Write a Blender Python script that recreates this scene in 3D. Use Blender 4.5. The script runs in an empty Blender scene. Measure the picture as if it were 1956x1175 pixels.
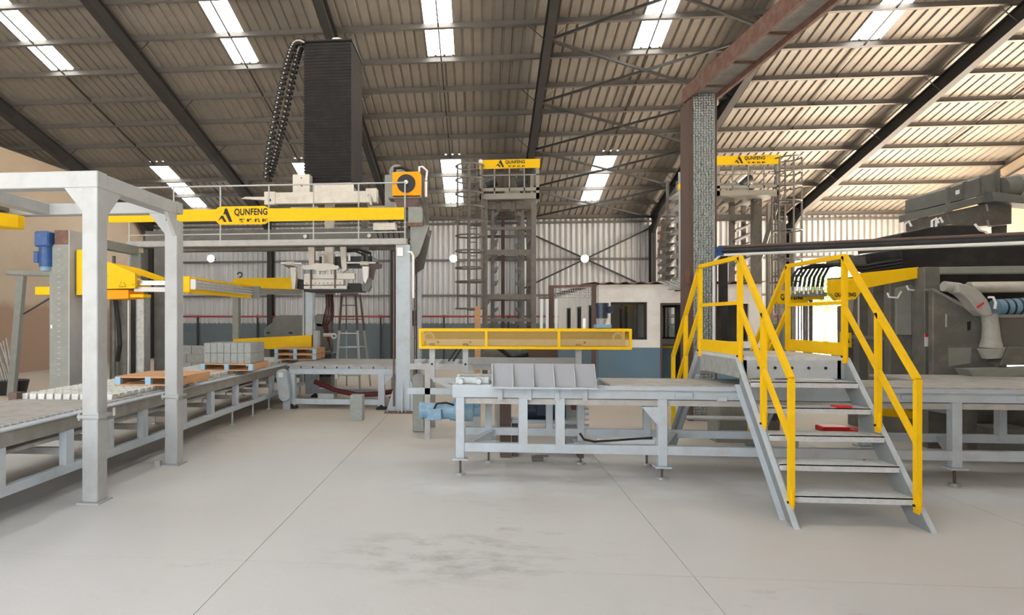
import bpy, bmesh, math, random
from mathutils import Vector, Matrix
random.seed(7)
S = bpy.context.scene
COL = S.collection
PI = math.pi

# ------------------------------------------------------------------ camera, sky, sun, exposure
FPX, CX, CY, EYE = 1150.0, 818.0, 610.0, 1.55
YAW = math.atan(-100.0 / FPX)            # the camera looks a little to the left of the hall's long axis
cam = bpy.data.cameras.new('camera')
cam.sensor_width = 36.0
cam.lens = FPX / 1956.0 * 36.0
cam.shift_x = (978.0 - CX) / 1956.0
cam.shift_y = (CY - 587.5) / 1956.0
cam.clip_end = 300
camo = bpy.data.objects.new('camera', cam)
COL.objects.link(camo)
camo.location = (0, 0, EYE)
camo.rotation_euler = (PI / 2, 0, -YAW)
S.camera = camo

wld = bpy.data.worlds.new('sky'); S.world = wld
wld.use_nodes = True
bg = wld.node_tree.nodes['Background']
bg.inputs[0].default_value = (0.90, 0.95, 1.0, 1)
bg.inputs[1].default_value = 2.5
sun = bpy.data.lights.new('sun', 'SUN'); sun.energy = 110; sun.angle = math.radians(1.5); sun.color = (1, .95, .86)
suno = bpy.data.objects.new('sun', sun); COL.objects.link(suno)
suno.rotation_euler = Vector((-.16, -.14, -.97)).to_track_quat('-Z', 'Y').to_euler()
S.view_settings.view_transform = 'Standard'
S.view_settings.look = 'None'
S.view_settings.gamma = 1
S.view_settings.use_curve_mapping = False
S.view_settings.exposure = 0.72

# ------------------------------------------------------------------ helpers
_a = YAW; _s, _c = math.sin(_a), math.cos(_a)
def at(px, py, Y):
    """the point at depth Y that a measured point of the photograph stands for"""
    u = (px - CX) / FPX; v = (CY - py) / FPX
    dx, dy = _s + u * _c, _c - u * _s
    t = Y / dy
    return Vector((t * dx, Y, EYE + t * v))

class MB:
    def __init__(s): s.v = []; s.f = []
    def add(s, vs, fs):
        n = len(s.v); s.v += [tuple(v) for v in vs]; s.f += [tuple(i + n for i in f) for f in fs]; return s
    def box(s, x0, x1, y0, y1, z0, z1):
        x0, x1 = min(x0, x1), max(x0, x1); y0, y1 = min(y0, y1), max(y0, y1); z0, z1 = min(z0, z1), max(z0, z1)
        return s.add([(x0,y0,z0),(x1,y0,z0),(x1,y1,z0),(x0,y1,z0),(x0,y0,z1),(x1,y0,z1),(x1,y1,z1),(x0,y1,z1)],
              [(0,3,2,1),(4,5,6,7),(0,1,5,4),(1,2,6,5),(2,3,7,6),(3,0,4,7)])
    def pb(s, x0, y0, x1, y1, Y, dy):
        a = at(x0, y0, Y); b = at(x1, y1, Y)
        return s.box(a.x, b.x, Y, Y + dy, a.z, b.z)
    def bar(s, p, q, w, h=None, up=(0, 0, 1)):
        h = w if h is None else h
        p, q = Vector(p), Vector(q); d = (q - p).normalized(); up = Vector(up)
        if abs(d.dot(up)) > .999: up = Vector((0, 1, 0))
        r = d.cross(up).normalized() * (w / 2); u = r.cross(d).normalized() * (h / 2)
        return s.add([p-r-u, p+r-u, p+r+u, p-r+u, q-r-u, q+r-u, q+r+u, q-r+u],
              [(0,1,2,3),(4,7,6,5),(0,4,5,1),(1,5,6,2),(2,6,7,3),(3,7,4,0)])
    def tube(s, pts, r, n=8, cap=True):
        pts = [Vector(p) for p in pts]; N = len(pts)
        rs = r if isinstance(r, (list, tuple)) else [r] * N
        t0 = (pts[1] - pts[0]).normalized()
        a = t0.orthogonal().normalized(); base = len(s.v); vs = []; fs = []
        for i, p in enumerate(pts):
            t = (pts[min(i+1, N-1)] - pts[max(i-1, 0)]).normalized()
            a = (a - t * a.dot(t)).normalized(); b = t.cross(a)
            for k in range(n):
                an = 2 * PI * k / n
                vs.append(p + (a * math.cos(an) + b * math.sin(an)) * rs[i])
        for i in range(N - 1):
            for k in range(n):
                k2 = (k + 1) % n
                fs.append((i*n+k, i*n+k2, (i+1)*n+k2, (i+1)*n+k))
        if cap:
            fs.append(tuple(range(n-1, -1, -1))); fs.append(tuple((N-1)*n + k for k in range(n)))
        return s.add(vs, fs)
    def cyl(s, p, q, r, n=14, r2=None):
        return s.tube([p, q], [r, r if r2 is None else r2], n)
    def prism(s, poly, axis, a, b):
        """poly of 2-D points pulled along an axis: 'y' takes (x,z), 'x' takes (y,z), 'z' takes (x,y)"""
        def P(u, v, w): return {'y': (u, w, v), 'x': (w, u, v), 'z': (u, v, w)}[axis]
        n = len(poly)
        vs = [P(u, v, a) for u, v in poly] + [P(u, v, b) for u, v in poly]
        fs = [tuple(range(n)), tuple(range(2*n-1, n-1, -1))]
        fs += [(i, i + n, (i + 1) % n + n, (i + 1) % n) for i in range(n)]
        return s.add(vs, fs)
    def pp(s, pts, Y, dy):
        """outline measured in the photograph, standing at depth Y, dy thick"""
        return s.prism([(at(x, y, Y).x, at(x, y, Y).z) for x, y in pts], 'y', Y, Y + dy)
    def ring(s, c, axis, R, r, n=20, m=6, a0=0, a1=2*PI):
        c = Vector(c); ax = Vector(axis).normalized(); u = ax.orthogonal().normalized(); v = ax.cross(u)
        k = n if abs(a1 - a0 - 2*PI) > 1e-6 else n
        pts = [c + (u * math.cos(a0 + (a1-a0)*i/k) + v * math.sin(a0 + (a1-a0)*i/k)) * R for i in range(k + 1)]
        return s.tube(pts, r, m)
    def build(s, name, mat, parent=None, smooth=False, bevel=0):
        me = bpy.data.meshes.new(name); me.from_pydata(s.v, [], s.f)
        bm = bmesh.new(); bm.from_mesh(me)
        bmesh.ops.recalc_face_normals(bm, faces=bm.faces)
        if bevel:
            es = [e for e in bm.edges if len(e.link_faces) == 2 and e.calc_face_angle(0) > .6]
            bmesh.ops.bevel(bm, geom=es, offset=bevel, segments=1, affect='EDGES', clamp_overlap=True)
        bm.to_mesh(me); bm.free()
        me.materials.append(M[mat] if isinstance(mat, str) else mat)
        if smooth:
            for p in me.polygons: p.use_smooth = True
            try: me.set_sharp_from_angle(angle=math.radians(40))
            except Exception: pass
        return link(name, me, parent)

def link(name, me, parent=None):
    o = bpy.data.objects.new(name, me); COL.objects.link(o)
    if parent is not None:
        o.parent = parent
        # a thing stands at its base; its parts are modelled in hall coordinates, so only the thing's own offset is undone
        o.matrix_parent_inverse = Matrix.Translation(-parent.location) if parent.parent is None else Matrix.Identity(4)
    return o
def tag(o, label, cat, group=None):
    o['label'] = label; o['category'] = cat
    if group: o['group'] = group
    return o
def thing(name, label, cat, loc=(0, 0, 0), group=None):
    o = bpy.data.objects.new(name, None); COL.objects.link(o); o.location = loc
    o.empty_display_size = .2
    return tag(o, label, cat, group)
def struct(o): o['kind'] = 'structure'; return o
def dup(root, delta, label=None):
    r = root.copy(); COL.objects.link(r); r.location = root.location + Vector(delta)
    if label: r['label'] = label
    for ch in root.children:
        c = ch.copy(); COL.objects.link(c); c.parent = r
        for g in ch.children:
            d = g.copy(); COL.objects.link(d); d.parent = c
    return r
def share(src, delta, parent=None):
    """another piece with the same mesh, moved by delta"""
    o = src.copy(); COL.objects.link(o); o.location = src.location + Vector(delta)
    if parent is not None: o.parent = parent
    return o

# ------------------------------------------------------------------ materials
M = {}
def mat(name, col, rough=.55, metal=0.0, var=.12, scale=3.0, col2=None, amt=.5, bump=0.0, bscale=40, stretch=None, lo=.45, hi=.65, spec=.4):
    """painted or raw surface: base colour, soft mottling, and worn or dirty patches of a second colour"""
    m = bpy.data.materials.new(name); m.use_nodes = True; nt = m.node_tree; N = nt.nodes; L = nt.links
    b = N['Principled BSDF']; b.inputs['Roughness'].default_value = rough; b.inputs['Metallic'].default_value = metal; b.inputs['Specular IOR Level'].default_value = spec
    tc = N.new('ShaderNodeNewGeometry'); src = tc.outputs['Position']
    if stretch:
        mp = N.new('ShaderNodeMapping'); mp.inputs['Scale'].default_value = stretch; L.new(src, mp.inputs[0]); src = mp.outputs[0]
    n1 = N.new('ShaderNodeTexNoise'); n1.inputs['Scale'].default_value = scale; n1.inputs['Detail'].default_value = 6; L.new(src, n1.inputs['Vector'])
    mx = N.new('ShaderNodeMix'); mx.data_type = 'RGBA'
    mx.inputs[6].default_value = tuple(c * (1 - var) for c in col) + (1,)
    mx.inputs[7].default_value = tuple(min(1, c * (1 + var)) for c in col) + (1,)
    L.new(n1.outputs[0], mx.inputs[0]); out = mx.outputs[2]
    if col2:
        n2 = N.new('ShaderNodeTexNoise'); n2.inputs['Scale'].default_value = scale * 1.7; n2.inputs['Detail'].default_value = 8; n2.inputs['Roughness'].default_value = .65
        L.new(src, n2.inputs['Vector'])
        r = N.new('ShaderNodeMapRange'); r.inputs[1].default_value = lo; r.inputs[2].default_value = hi; r.inputs[4].default_value = amt
        L.new(n2.outputs[0], r.inputs[0])
        m2 = N.new('ShaderNodeMix'); m2.data_type = 'RGBA'; L.new(r.outputs[0], m2.inputs[0]); L.new(out, m2.inputs[6]); m2.inputs[7].default_value = tuple(col2) + (1,)
        out = m2.outputs[2]
    L.new(out, b.inputs['Base Color'])
    if bump:
        nb = N.new('ShaderNodeTexNoise'); nb.inputs['Scale'].default_value = bscale; L.new(tc.outputs['Position'], nb.inputs['Vector'])
        bp = N.new('ShaderNodeBump'); bp.inputs['Strength'].default_value = bump; bp.inputs['Distance'].default_value = .01
        L.new(nb.outputs[0], bp.inputs['Height']); L.new(bp.outputs[0], b.inputs['Normal'])
    M[name] = m; return m
mat('frame_paint', (.39, .40, .40), .5, var=.06, col2=(.28, .27, .25), amt=.35)
mat('conveyor_paint', (.45, .51, .56), .5, var=.08, col2=(.40, .38, .35), amt=.5, scale=4)
mat('conveyor_dusty', (.42, .41, .39), .7, var=.12, col2=(.30, .29, .27), amt=.5, scale=5)
mat('deck_plate', (.40, .39, .37), .6, .1, var=.15, col2=(.24, .22, .20), amt=.6, scale=5)
mat('pale_slat', (.74, .74, .70), .6, var=.1, col2=(.42, .40, .35), amt=.5, scale=8)
mat('tower_paint', (.165, .15, .13), .6, var=.12, col2=(.11, .08, .065), amt=.5, scale=5)
mat('dark_machine', (.125, .122, .108), .5, var=.15, col2=(.22, .21, .18), amt=.5, scale=3)
mat('machine_grey', (.23, .24, .22), .5, var=.1, col2=(.33, .32, .28), amt=.4, scale=4)
mat('black_paint', (.016, .017, .019), .45, var=.2, col2=(.06, .06, .06), amt=.4, scale=3)
mat('rafter_paint', (.030, .029, .028), .6, var=.2, col2=(.05, .04, .035), amt=.4, scale=2)
mat('purlin_steel', (.13, .12, .11), .5, .2, var=.15, col2=(.18, .15, .13), amt=.5, scale=2)
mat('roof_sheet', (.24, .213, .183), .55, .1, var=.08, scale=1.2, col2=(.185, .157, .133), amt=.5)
mat('wall_sheet', (.54, .54, .545), .5, .1, var=.06, scale=1.5, col2=(.45, .43, .41), amt=.4, stretch=(3, 3, .5))
mat('dado_paint', (.115, .15, .175), .6, var=.12, scale=2, col2=(.16, .17, .17), amt=.5)
mat('plaster_tan', (.55, .44, .33), .9, var=.10, scale=.35, col2=(.45, .34, .25), amt=.5, bump=.3, bscale=12)
mat('office_white', (.90, .87, .83), .7, var=.05, scale=1.5, col2=(.62, .56, .50), amt=.35)
mat('office_blue', (.14, .24, .33), .6, var=.08, scale=2, col2=(.20, .24, .27), amt=.4)
mat('yellow', (.86, .52, .006), .5, var=.05, col2=(.66, .40, .03), amt=.25, scale=6, spec=.15)
mat('ochre_mesh', (.52, .33, .06), .6, var=.1, scale=9, spec=.1)
mat('guard_inside', (.34, .24, .12), .7, var=.2, scale=5)
mat('beam_dusty_shaded', (.23, .22, .20), .7, var=.15, col2=(.33, .31, .28), amt=.5, scale=6)  # dusty paint, made darker for the shade on the conveyor's side faces
mat('stringer_shaded', (.25, .27, .275), .5, .2, var=.2, scale=8)  # steel darkened for the shadow on the stair's stringer webs
mat('orange', (.92, .36, .008), .5, var=.05, spec=.15)
mat('cream', (.66, .62, .54), .45, var=.06, col2=(.45, .40, .33), amt=.35, scale=5)
mat('rubber', (.014, .013, .013), .6, var=.2)
mat('bellows_cloth', (.018, .016, .0155), .7, var=.25, scale=4, col2=(.042, .034, .031), amt=.5)
mat('galvanised', (.46, .49, .49), .42, .45, var=.2, scale=9, col2=(.30, .32, .32), amt=.6)
mat('tread_plate', (.60, .63, .65), .5, .1, var=.12, scale=14, col2=(.45, .46, .47), amt=.5, bump=.6, bscale=90)
mat('checker_plate', (.30, .33, .32), .45, .5, var=.2, scale=6, col2=(.45, .44, .40), amt=.4, bump=.9, bscale=55)
mat('rust', (.15, .075, .055), .8, var=.25, col2=(.22, .16, .13), amt=.6, scale=5)
mat('brown_paint', (.12, .075, .06), .6, var=.2, scale=4)
mat('wood', (.56, .31, .16), .75, var=.2, scale=5, stretch=(1, 6, 6), col2=(.42, .22, .11), amt=.5)
mat('spacer_blue', (.30, .50, .66), .6, var=.1)
mat('block_concrete', (.33, .345, .335), .95, var=.14, scale=14, col2=(.23, .24, .235), amt=.5, bump=.5, bscale=90)
mat('motor_blue', (.02, .075, .24), .4, var=.1, col2=(.10, .16, .28), amt=.4, scale=10)
mat('motor_pale', (.16, .28, .38), .45, var=.1, col2=(.34, .42, .48), amt=.4, scale=8)
mat('motor_navy', (.018, .03, .055), .4, var=.2)
mat('pipe_red', (.33, .05, .05), .5, var=.1)
mat('red', (.62, .02, .02), .4, var=.1)
mat('chrome', (.58, .58, .58), .3, .8, var=.05)
mat('aluminium', (.48, .48, .47), .45, .4, var=.1)
mat('white', (.80, .80, .78), .5, var=.04)
mat('black_print', (.012, .011, .010), .6, var=.1)
mat('window_frame', (.03, .032, .034), .5, var=.1)
mat('earth', (.46, .38, .29), .95, var=.12, scale=2, col2=(.36, .28, .20), amt=.6)
mat('yard', (.72, .69, .64), .95, var=.1, scale=.3, col2=(.45, .40, .32), amt=.6)
mat('dark_ground', (.10, .10, .10), .9, var=.15, scale=1.5)
mat('leaf', (.16, .24, .07), .7, var=.4, scale=1.5)
mat('bark', (.12, .09, .07), .9, var=.2)
mat('arm_grey', (.38, .38, .35), .5, var=.1, scale=5, col2=(.25, .25, .23), amt=.4)
mat('hopper_grey', (.13, .135, .12), .5, var=.12, scale=4, col2=(.19, .19, .165), amt=.4)
mat('plate_grey', (.31, .32, .34), .5, var=.08, scale=4)
mat('cabin_lit_paint', (.30, .275, .235), .6, var=.1, scale=5)  # tower paint made paler for the light falling on the cabin frames
mat('red_rope', (.15, .03, .03), .7, var=.2)

def emis(name, col, st):
    m = bpy.data.materials.new(name); m.use_nodes = True; b = m.node_tree.nodes['Principled BSDF']
    b.inputs['Emission Color'].default_value = tuple(col) + (1,); b.inputs['Emission Strength'].default_value = st; M[name] = m
emis('led', (.95, 1.0, .95), 60)
def skymat():
    m = bpy.data.materials.new('skylight_sheet'); m.use_nodes = True; nt = m.node_tree; N = nt.nodes; L = nt.links
    N.remove(N['Principled BSDF'])
    t = N.new('ShaderNodeBsdfTranslucent'); t.inputs[0].default_value = (.25, .268, .286, 1)
    x = N.new('ShaderNodeBsdfTransparent'); x.inputs[0].default_value = (.95, .95, .95, 1)
    mx = N.new('ShaderNodeMixShader'); mx.inputs[0].default_value = .0
    L.new(t.outputs[0], mx.inputs[1]); L.new(x.outputs[0], mx.inputs[2]); L.new(mx.outputs[0], N['Material Output'].inputs[0]); M['skylight_sheet'] = m
skymat()
def glassmat():
    m = bpy.data.materials.new('window_glass'); m.use_nodes = True; nt = m.node_tree; N = nt.nodes; L = nt.links
    N.remove(N['Principled BSDF'])
    t = N.new('ShaderNodeBsdfGlossy'); t.inputs['Roughness'].default_value = .03
    x = N.new('ShaderNodeBsdfTransparent'); x.inputs[0].default_value = (.80, .84, .84, 1)
    fr = N.new('ShaderNodeFresnel'); fr.inputs[0].default_value = 1.5
    mx = N.new('ShaderNodeMixShader')
    L.new(fr.outputs[0], mx.inputs[0]); L.new(x.outputs[0], mx.inputs[1]); L.new(t.outputs[0], mx.inputs[2]); L.new(mx.outputs[0], N['Material Output'].inputs[0]); M['window_glass'] = m
glassmat()
def wallmat():
    # tan plaster above, bare brick-red masonry below a ragged damp line
    m = M['plaster_tan']; nt = m.node_tree; N = nt.nodes; L = nt.links; b = N['Principled BSDF']
    src = b.inputs['Base Color'].links[0].from_socket
    g = N.new('ShaderNodeNewGeometry'); sp = N.new('ShaderNodeSeparateXYZ'); L.new(g.outputs['Position'], sp.inputs[0])
    n = N.new('ShaderNodeTexNoise'); n.inputs['Scale'].default_value = 1.1; n.inputs['Detail'].default_value = 5; L.new(g.outputs['Position'], n.inputs['Vector'])
    a = N.new('ShaderNodeMath'); a.operation = 'MULTIPLY_ADD'; L.new(n.outputs[0], a.inputs[0]); a.inputs[1].default_value = .9; L.new(sp.outputs[2], a.inputs[2])
    r = N.new('ShaderNodeMapRange'); r.inputs[1].default_value = 2.25; r.inputs[2].default_value = 2.6; r.inputs[3].default_value = .8; r.inputs[4].default_value = 0; L.new(a.outputs[0], r.inputs[0])
    x = N.new('ShaderNodeMix'); x.data_type = 'RGBA'; L.new(r.outputs[0], x.inputs[0]); L.new(src, x.inputs[6]); x.inputs[7].default_value = (.36, .225, .16, 1)
    L.new(x.outputs[2], b.inputs['Base Color'])
wallmat()
def checkermat():
    m = M['checker_plate']; N = m.node_tree.nodes; L = m.node_tree.links
    bp = [n for n in N if n.type == 'BUMP'][0]; g = [n for n in N if n.type == 'NEW_GEOMETRY'][0]
    v = N.new('ShaderNodeTexVoronoi'); v.inputs['Scale'].default_value = 26; v.inputs['Randomness'].default_value = .35; L.new(g.outputs['Position'], v.inputs['Vector'])
    L.new(v.outputs['Distance'], bp.inputs['Height']); bp.inputs['Distance'].default_value = .03
checkermat()
def floormat():
    m = bpy.data.materials.new('concrete_floor'); m.use_nodes = True; nt = m.node_tree; N = nt.nodes; L = nt.links
    b = N['Principled BSDF']; b.inputs['Roughness'].default_value = .62
    g = N.new('ShaderNodeNewGeometry'); pos = g.outputs['Position']
    def noise(sc, det=6, rough=.55, stretch=None):
        n = N.new('ShaderNodeTexNoise'); n.inputs['Scale'].default_value = sc; n.inputs['Detail'].default_value = det; n.inputs['Roughness'].default_value = rough
        v = pos
        if stretch:
            mp = N.new('ShaderNodeMapping'); mp.inputs['Scale'].default_value = stretch; L.new(pos, mp.inputs[0]); v = mp.outputs[0]
        L.new(v, n.inputs['Vector']); return n.outputs[0]
    def ramp(x, a, b_, lo=0., hi=1.):
        r = N.new('ShaderNodeMapRange'); r.interpolation_type = 'SMOOTHSTEP'
        r.inputs[1].default_value = a; r.inputs[2].default_value = b_; r.inputs[3].default_value = lo; r.inputs[4].default_value = hi; L.new(x, r.inputs[0]); return r.outputs[0]
    def mixc(f, A, B):
        x = N.new('ShaderNodeMix'); x.data_type = 'RGBA'; L.new(f, x.inputs[0])
        for i, c in ((6, A), (7, B)):
            if isinstance(c, tuple): x.inputs[i].default_value = c + (1,)
            else: L.new(c, x.inputs[i])
        return x.outputs[2]
    def math_(op, A, B):
        x = N.new('ShaderNodeMath'); x.operation = op
        for i, c in ((0, A), (1, B)):
            if isinstance(c, (int, float)): x.inputs[i].default_value = c
            else: L.new(c, x.inputs[i])
        return x.outputs[0]
    sep = N.new('ShaderNodeSeparateXYZ'); L.new(pos, sep.inputs[0])
    c = mixc(noise(1.1), (.455, .45, .444), (.545, .54, .532))
    c = mixc(ramp(noise(.55, 8, .65), .46, .66, 0, .45), c, (.47, .43, .385))     # brownish dust
    wob = math_('ADD', sep.outputs[1], math_('MULTIPLY', noise(.5), 3.5))
    c = mixc(ramp(wob, 7.6, 12, 0, .8), c, (.50, .415, .325))                   # tan dust lying at the back of the hall
    # dark tyre and oil scuffs
    sc = math_('MULTIPLY', ramp(noise(2.2, 9, .7, (1, 2.2, 1)), .54, .70), ramp(noise(.33, 2), .50, .62))
    c = mixc(math_('MULTIPLY', sc, .55), c, (.24, .225, .21))
    dx = math_('SUBTRACT', sep.outputs[0], -.22); dy = math_('SUBTRACT', sep.outputs[1], 3.95)
    d2 = math_('SQRT', math_('ADD', math_('MULTIPLY', dx, dx), math_('MULTIPLY', math_('MULTIPLY', dy, dy), 2.6)), 0)
    spot = math_('MULTIPLY', ramp(d2, .25, 1.05, 1, 0), ramp(noise(3.2, 9, .7, (1, 1.8, 1)), .44, .66))
    c = mixc(math_('MULTIPLY', spot, .62), c, (.25, .235, .22))
    # pale blue overspray round the feet of the conveyor
    dyy = math_('ABSOLUTE', math_('SUBTRACT', sep.outputs[1], 5.75), 0)
    ov = math_('MULTIPLY', math_('MULTIPLY', ramp(dyy, .1, .75, 1, 0), ramp(sep.outputs[0], -.9, -.2)), ramp(noise(1.7, 5), .42, .62))
    c = mixc(math_('MULTIPLY', ov, .55), c, (.60, .635, .66))
    c = mixc(ramp(noise(38, 3), .62, .80, 0, .22), c, (.36, .34, .32))
    L.new(c, b.inputs['Base Color'])
    bp = N.new('ShaderNodeBump'); bp.inputs['Strength'].default_value = .18; bp.inputs['Distance'].default_value = .01
    L.new(noise(22), bp.inputs['Height']); L.new(bp.outputs[0], b.inputs['Normal'])
    M['concrete_floor'] = m
floormat()

# ------------------------------------------------------------------ lettering: the maker's sign as it stands on the boards
def text_mesh(txt, size):
    cu = bpy.data.curves.new('lettering', 'FONT'); cu.body = txt; cu.size = size; cu.align_x = 'LEFT'; cu.extrude = .0015; cu.space_character = 1.08; cu.offset = .03
    ob = bpy.data.objects.new('lettering', cu); COL.objects.link(ob)
    bpy.context.view_layer.update()
    me = bpy.data.meshes.new_from_object(ob.evaluated_get(bpy.context.evaluated_depsgraph_get()))
    bpy.data.objects.remove(ob)
    return me
def sign(parent, x0, x1, z0, z1, Y, logo=True, small=True, full='QUNFENG'):
    """two-peaked emblem, name and the small line of characters within x0..x1, z0..z1 on a face at depth Y (facing -Y)"""
    W, H = x1 - x0, z1 - z0
    xt = x0
    if logo:
        w = W * .29; mb = MB()
        P = lambda *q: [(x0 + a * w, z0 + b * H) for a, b in q]
        mb.prism(P((0, .12), (.22, .50), (.34, .50), (.60, .05), (.40, .05), (.26, .32)), 'y', Y - .004, Y)
        mb.prism(P((.36, .56), (.48, 1.0), (.62, 1.0), (1.0, .05), (.78, .05), (.50, .62)), 'y', Y - .004, Y)
        mb.build('emblem', 'black_print', parent)
        xt = x0 + W * .33
    me = text_mesh(full, 1.0)
    xs = [v.co.x for v in me.vertices]; ys = [v.co.y for v in me.vertices]
    wx, hy = max(xs) - min(xs), max(ys) - min(ys); mx_, my_ = min(xs), min(ys)
    zb = z0 + H * (.42 if small else .1); hh = H * (.56 if small else .8)
    for v in me.vertices:
        v.co = Vector((xt + (v.co.x - mx_) / wx * (x1 - xt), Y - .002 - v.co.z, zb + (v.co.y - my_) / hy * hh))
    me.materials.append(M['black_print']); link('lettering', me, parent)
    if small:
        me = text_mesh('\u7fa4 \u5cf0 \u673a \u68b0', 1.0)
        if len(me.vertices):
            xs = [v.co.x for v in me.vertices]; ys = [v.co.y for v in me.vertices]
            wx, hy = max(xs) - min(xs), max(ys) - min(ys); mx_, my_ = min(xs), min(ys)
            xa, xb = xt + (x1 - xt) * .14, x1
            for v in me.vertices:
                v.co = Vector((xa + (v.co.x - mx_) / wx * (xb - xa), Y - .002 - v.co.z, z0 + (v.co.y - my_) / hy * H * .27))
            me.materials.append(M['black_print']); link('small_lettering', me, parent)

# ================================================================== THE SETTING
RX = [1.5 + 4.85 * k for k in range(-4, 4)]           # portal frames across the hall
YE, YR, YN, PITCH = 23.16, 9.6, -1.0, .283
def rz(y, base=5.5):                                  # height of the roof sheet's underside
    return base + PITCH * (YE - y) if y >= YR else base + PITCH * (YE - YR) - PITCH * (YR - y)

# ---- floor: cast bays with saw-cut joints between them
fl = MB(); fl.box(-18.6, 22, -1.5, 27, -.30, -.10)
floor = struct(fl.build('floor', 'earth'))
xs = [-18.2] + [-1.5 + 2.78 * k for k in range(-6, 9)]
ysl = [-1.2, 3.75, 13.6, 24.0]
for j in range(3):
    for i in range(len(xs) - 1):
        MB().box(xs[i] + .0022, xs[i+1] - .0022, ysl[j] + .0022, ysl[j+1] - .0022, -.10, 0).build('slab', 'concrete_floor', floor)
yd = MB(); yd.box(-60, 80, -2, 110, -.5, -.31)
struct(yd.build('ground_outside', 'yard'))
struct(MB().box(-60, 80, -60, -2, -.5, -.305).build('ground_front', 'dark_ground'))  # unseen ground, made dark so little light bounces into the hall

# ---- roof
ceiling = struct(thing('ceiling', 'x', 'x')); del ceiling['label'], ceiling['category']
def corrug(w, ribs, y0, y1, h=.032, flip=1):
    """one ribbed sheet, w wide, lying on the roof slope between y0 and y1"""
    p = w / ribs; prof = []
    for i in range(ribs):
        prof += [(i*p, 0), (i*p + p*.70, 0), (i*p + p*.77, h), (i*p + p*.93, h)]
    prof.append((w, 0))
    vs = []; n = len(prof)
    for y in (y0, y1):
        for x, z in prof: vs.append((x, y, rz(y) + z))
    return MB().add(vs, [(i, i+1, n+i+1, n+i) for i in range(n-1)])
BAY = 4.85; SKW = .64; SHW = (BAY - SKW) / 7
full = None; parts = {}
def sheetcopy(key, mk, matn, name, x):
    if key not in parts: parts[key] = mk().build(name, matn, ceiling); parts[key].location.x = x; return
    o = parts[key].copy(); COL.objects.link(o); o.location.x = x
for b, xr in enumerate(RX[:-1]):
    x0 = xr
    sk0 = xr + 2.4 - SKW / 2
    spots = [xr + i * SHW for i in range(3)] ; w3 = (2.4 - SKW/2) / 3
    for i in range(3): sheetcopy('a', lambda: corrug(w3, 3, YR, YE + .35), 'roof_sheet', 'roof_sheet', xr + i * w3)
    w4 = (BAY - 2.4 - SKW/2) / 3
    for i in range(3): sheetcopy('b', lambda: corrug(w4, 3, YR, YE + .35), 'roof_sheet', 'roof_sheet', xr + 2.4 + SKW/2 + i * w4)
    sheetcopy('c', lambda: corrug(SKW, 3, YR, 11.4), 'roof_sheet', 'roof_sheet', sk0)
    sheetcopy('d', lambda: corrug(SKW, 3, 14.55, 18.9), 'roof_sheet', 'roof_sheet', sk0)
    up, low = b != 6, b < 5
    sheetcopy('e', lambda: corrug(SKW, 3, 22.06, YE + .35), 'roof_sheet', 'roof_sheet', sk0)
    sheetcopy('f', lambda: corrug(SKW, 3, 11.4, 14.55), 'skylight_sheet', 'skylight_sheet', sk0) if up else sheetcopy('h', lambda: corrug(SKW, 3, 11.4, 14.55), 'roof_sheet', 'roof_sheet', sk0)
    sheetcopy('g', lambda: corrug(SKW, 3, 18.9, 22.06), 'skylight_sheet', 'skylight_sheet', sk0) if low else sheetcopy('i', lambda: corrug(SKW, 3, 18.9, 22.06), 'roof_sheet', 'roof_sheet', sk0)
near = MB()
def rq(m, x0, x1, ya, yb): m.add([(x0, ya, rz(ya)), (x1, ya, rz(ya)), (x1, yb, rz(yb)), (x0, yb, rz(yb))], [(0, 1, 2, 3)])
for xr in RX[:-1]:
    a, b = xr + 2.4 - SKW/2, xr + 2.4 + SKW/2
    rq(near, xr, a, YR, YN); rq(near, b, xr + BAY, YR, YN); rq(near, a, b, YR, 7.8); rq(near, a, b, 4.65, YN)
    MB().add([(a, 7.8, rz(7.8)), (b, 7.8, rz(7.8)), (b, 4.65, rz(4.65)), (a, 4.65, rz(4.65))], [(0, 1, 2, 3)]).build('skylight_sheet', 'skylight_sheet', ceiling)  # unseen near-slope skylights, added to light the floor from overhead
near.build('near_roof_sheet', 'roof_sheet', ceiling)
# purlins: cold-rolled Z sections
PY = [14.6 + 1.07 * k for k in range(-4, 9)]
for y in PY:
    z = rz(y); m = MB(); x0, x1 = RX[0], RX[-1]
    m.box(x0, x1, y - .004, y + .004, z - .15, z - .002)
    m.add([(x0, y, z - .145), (x1, y, z - .145), (x1, y - .06, z - .128), (x0, y - .06, z - .128), (x0, y, z - .15), (x1, y, z - .15), (x1, y - .06, z - .133), (x0, y - .06, z - .133)],
          [(0,1,2,3),(4,7,6,5),(2,3,7,6),(0,1,5,4),(0,3,7,4),(1,2,6,5)])
    m.build('purlin', 'purlin_steel', ceiling)
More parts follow.
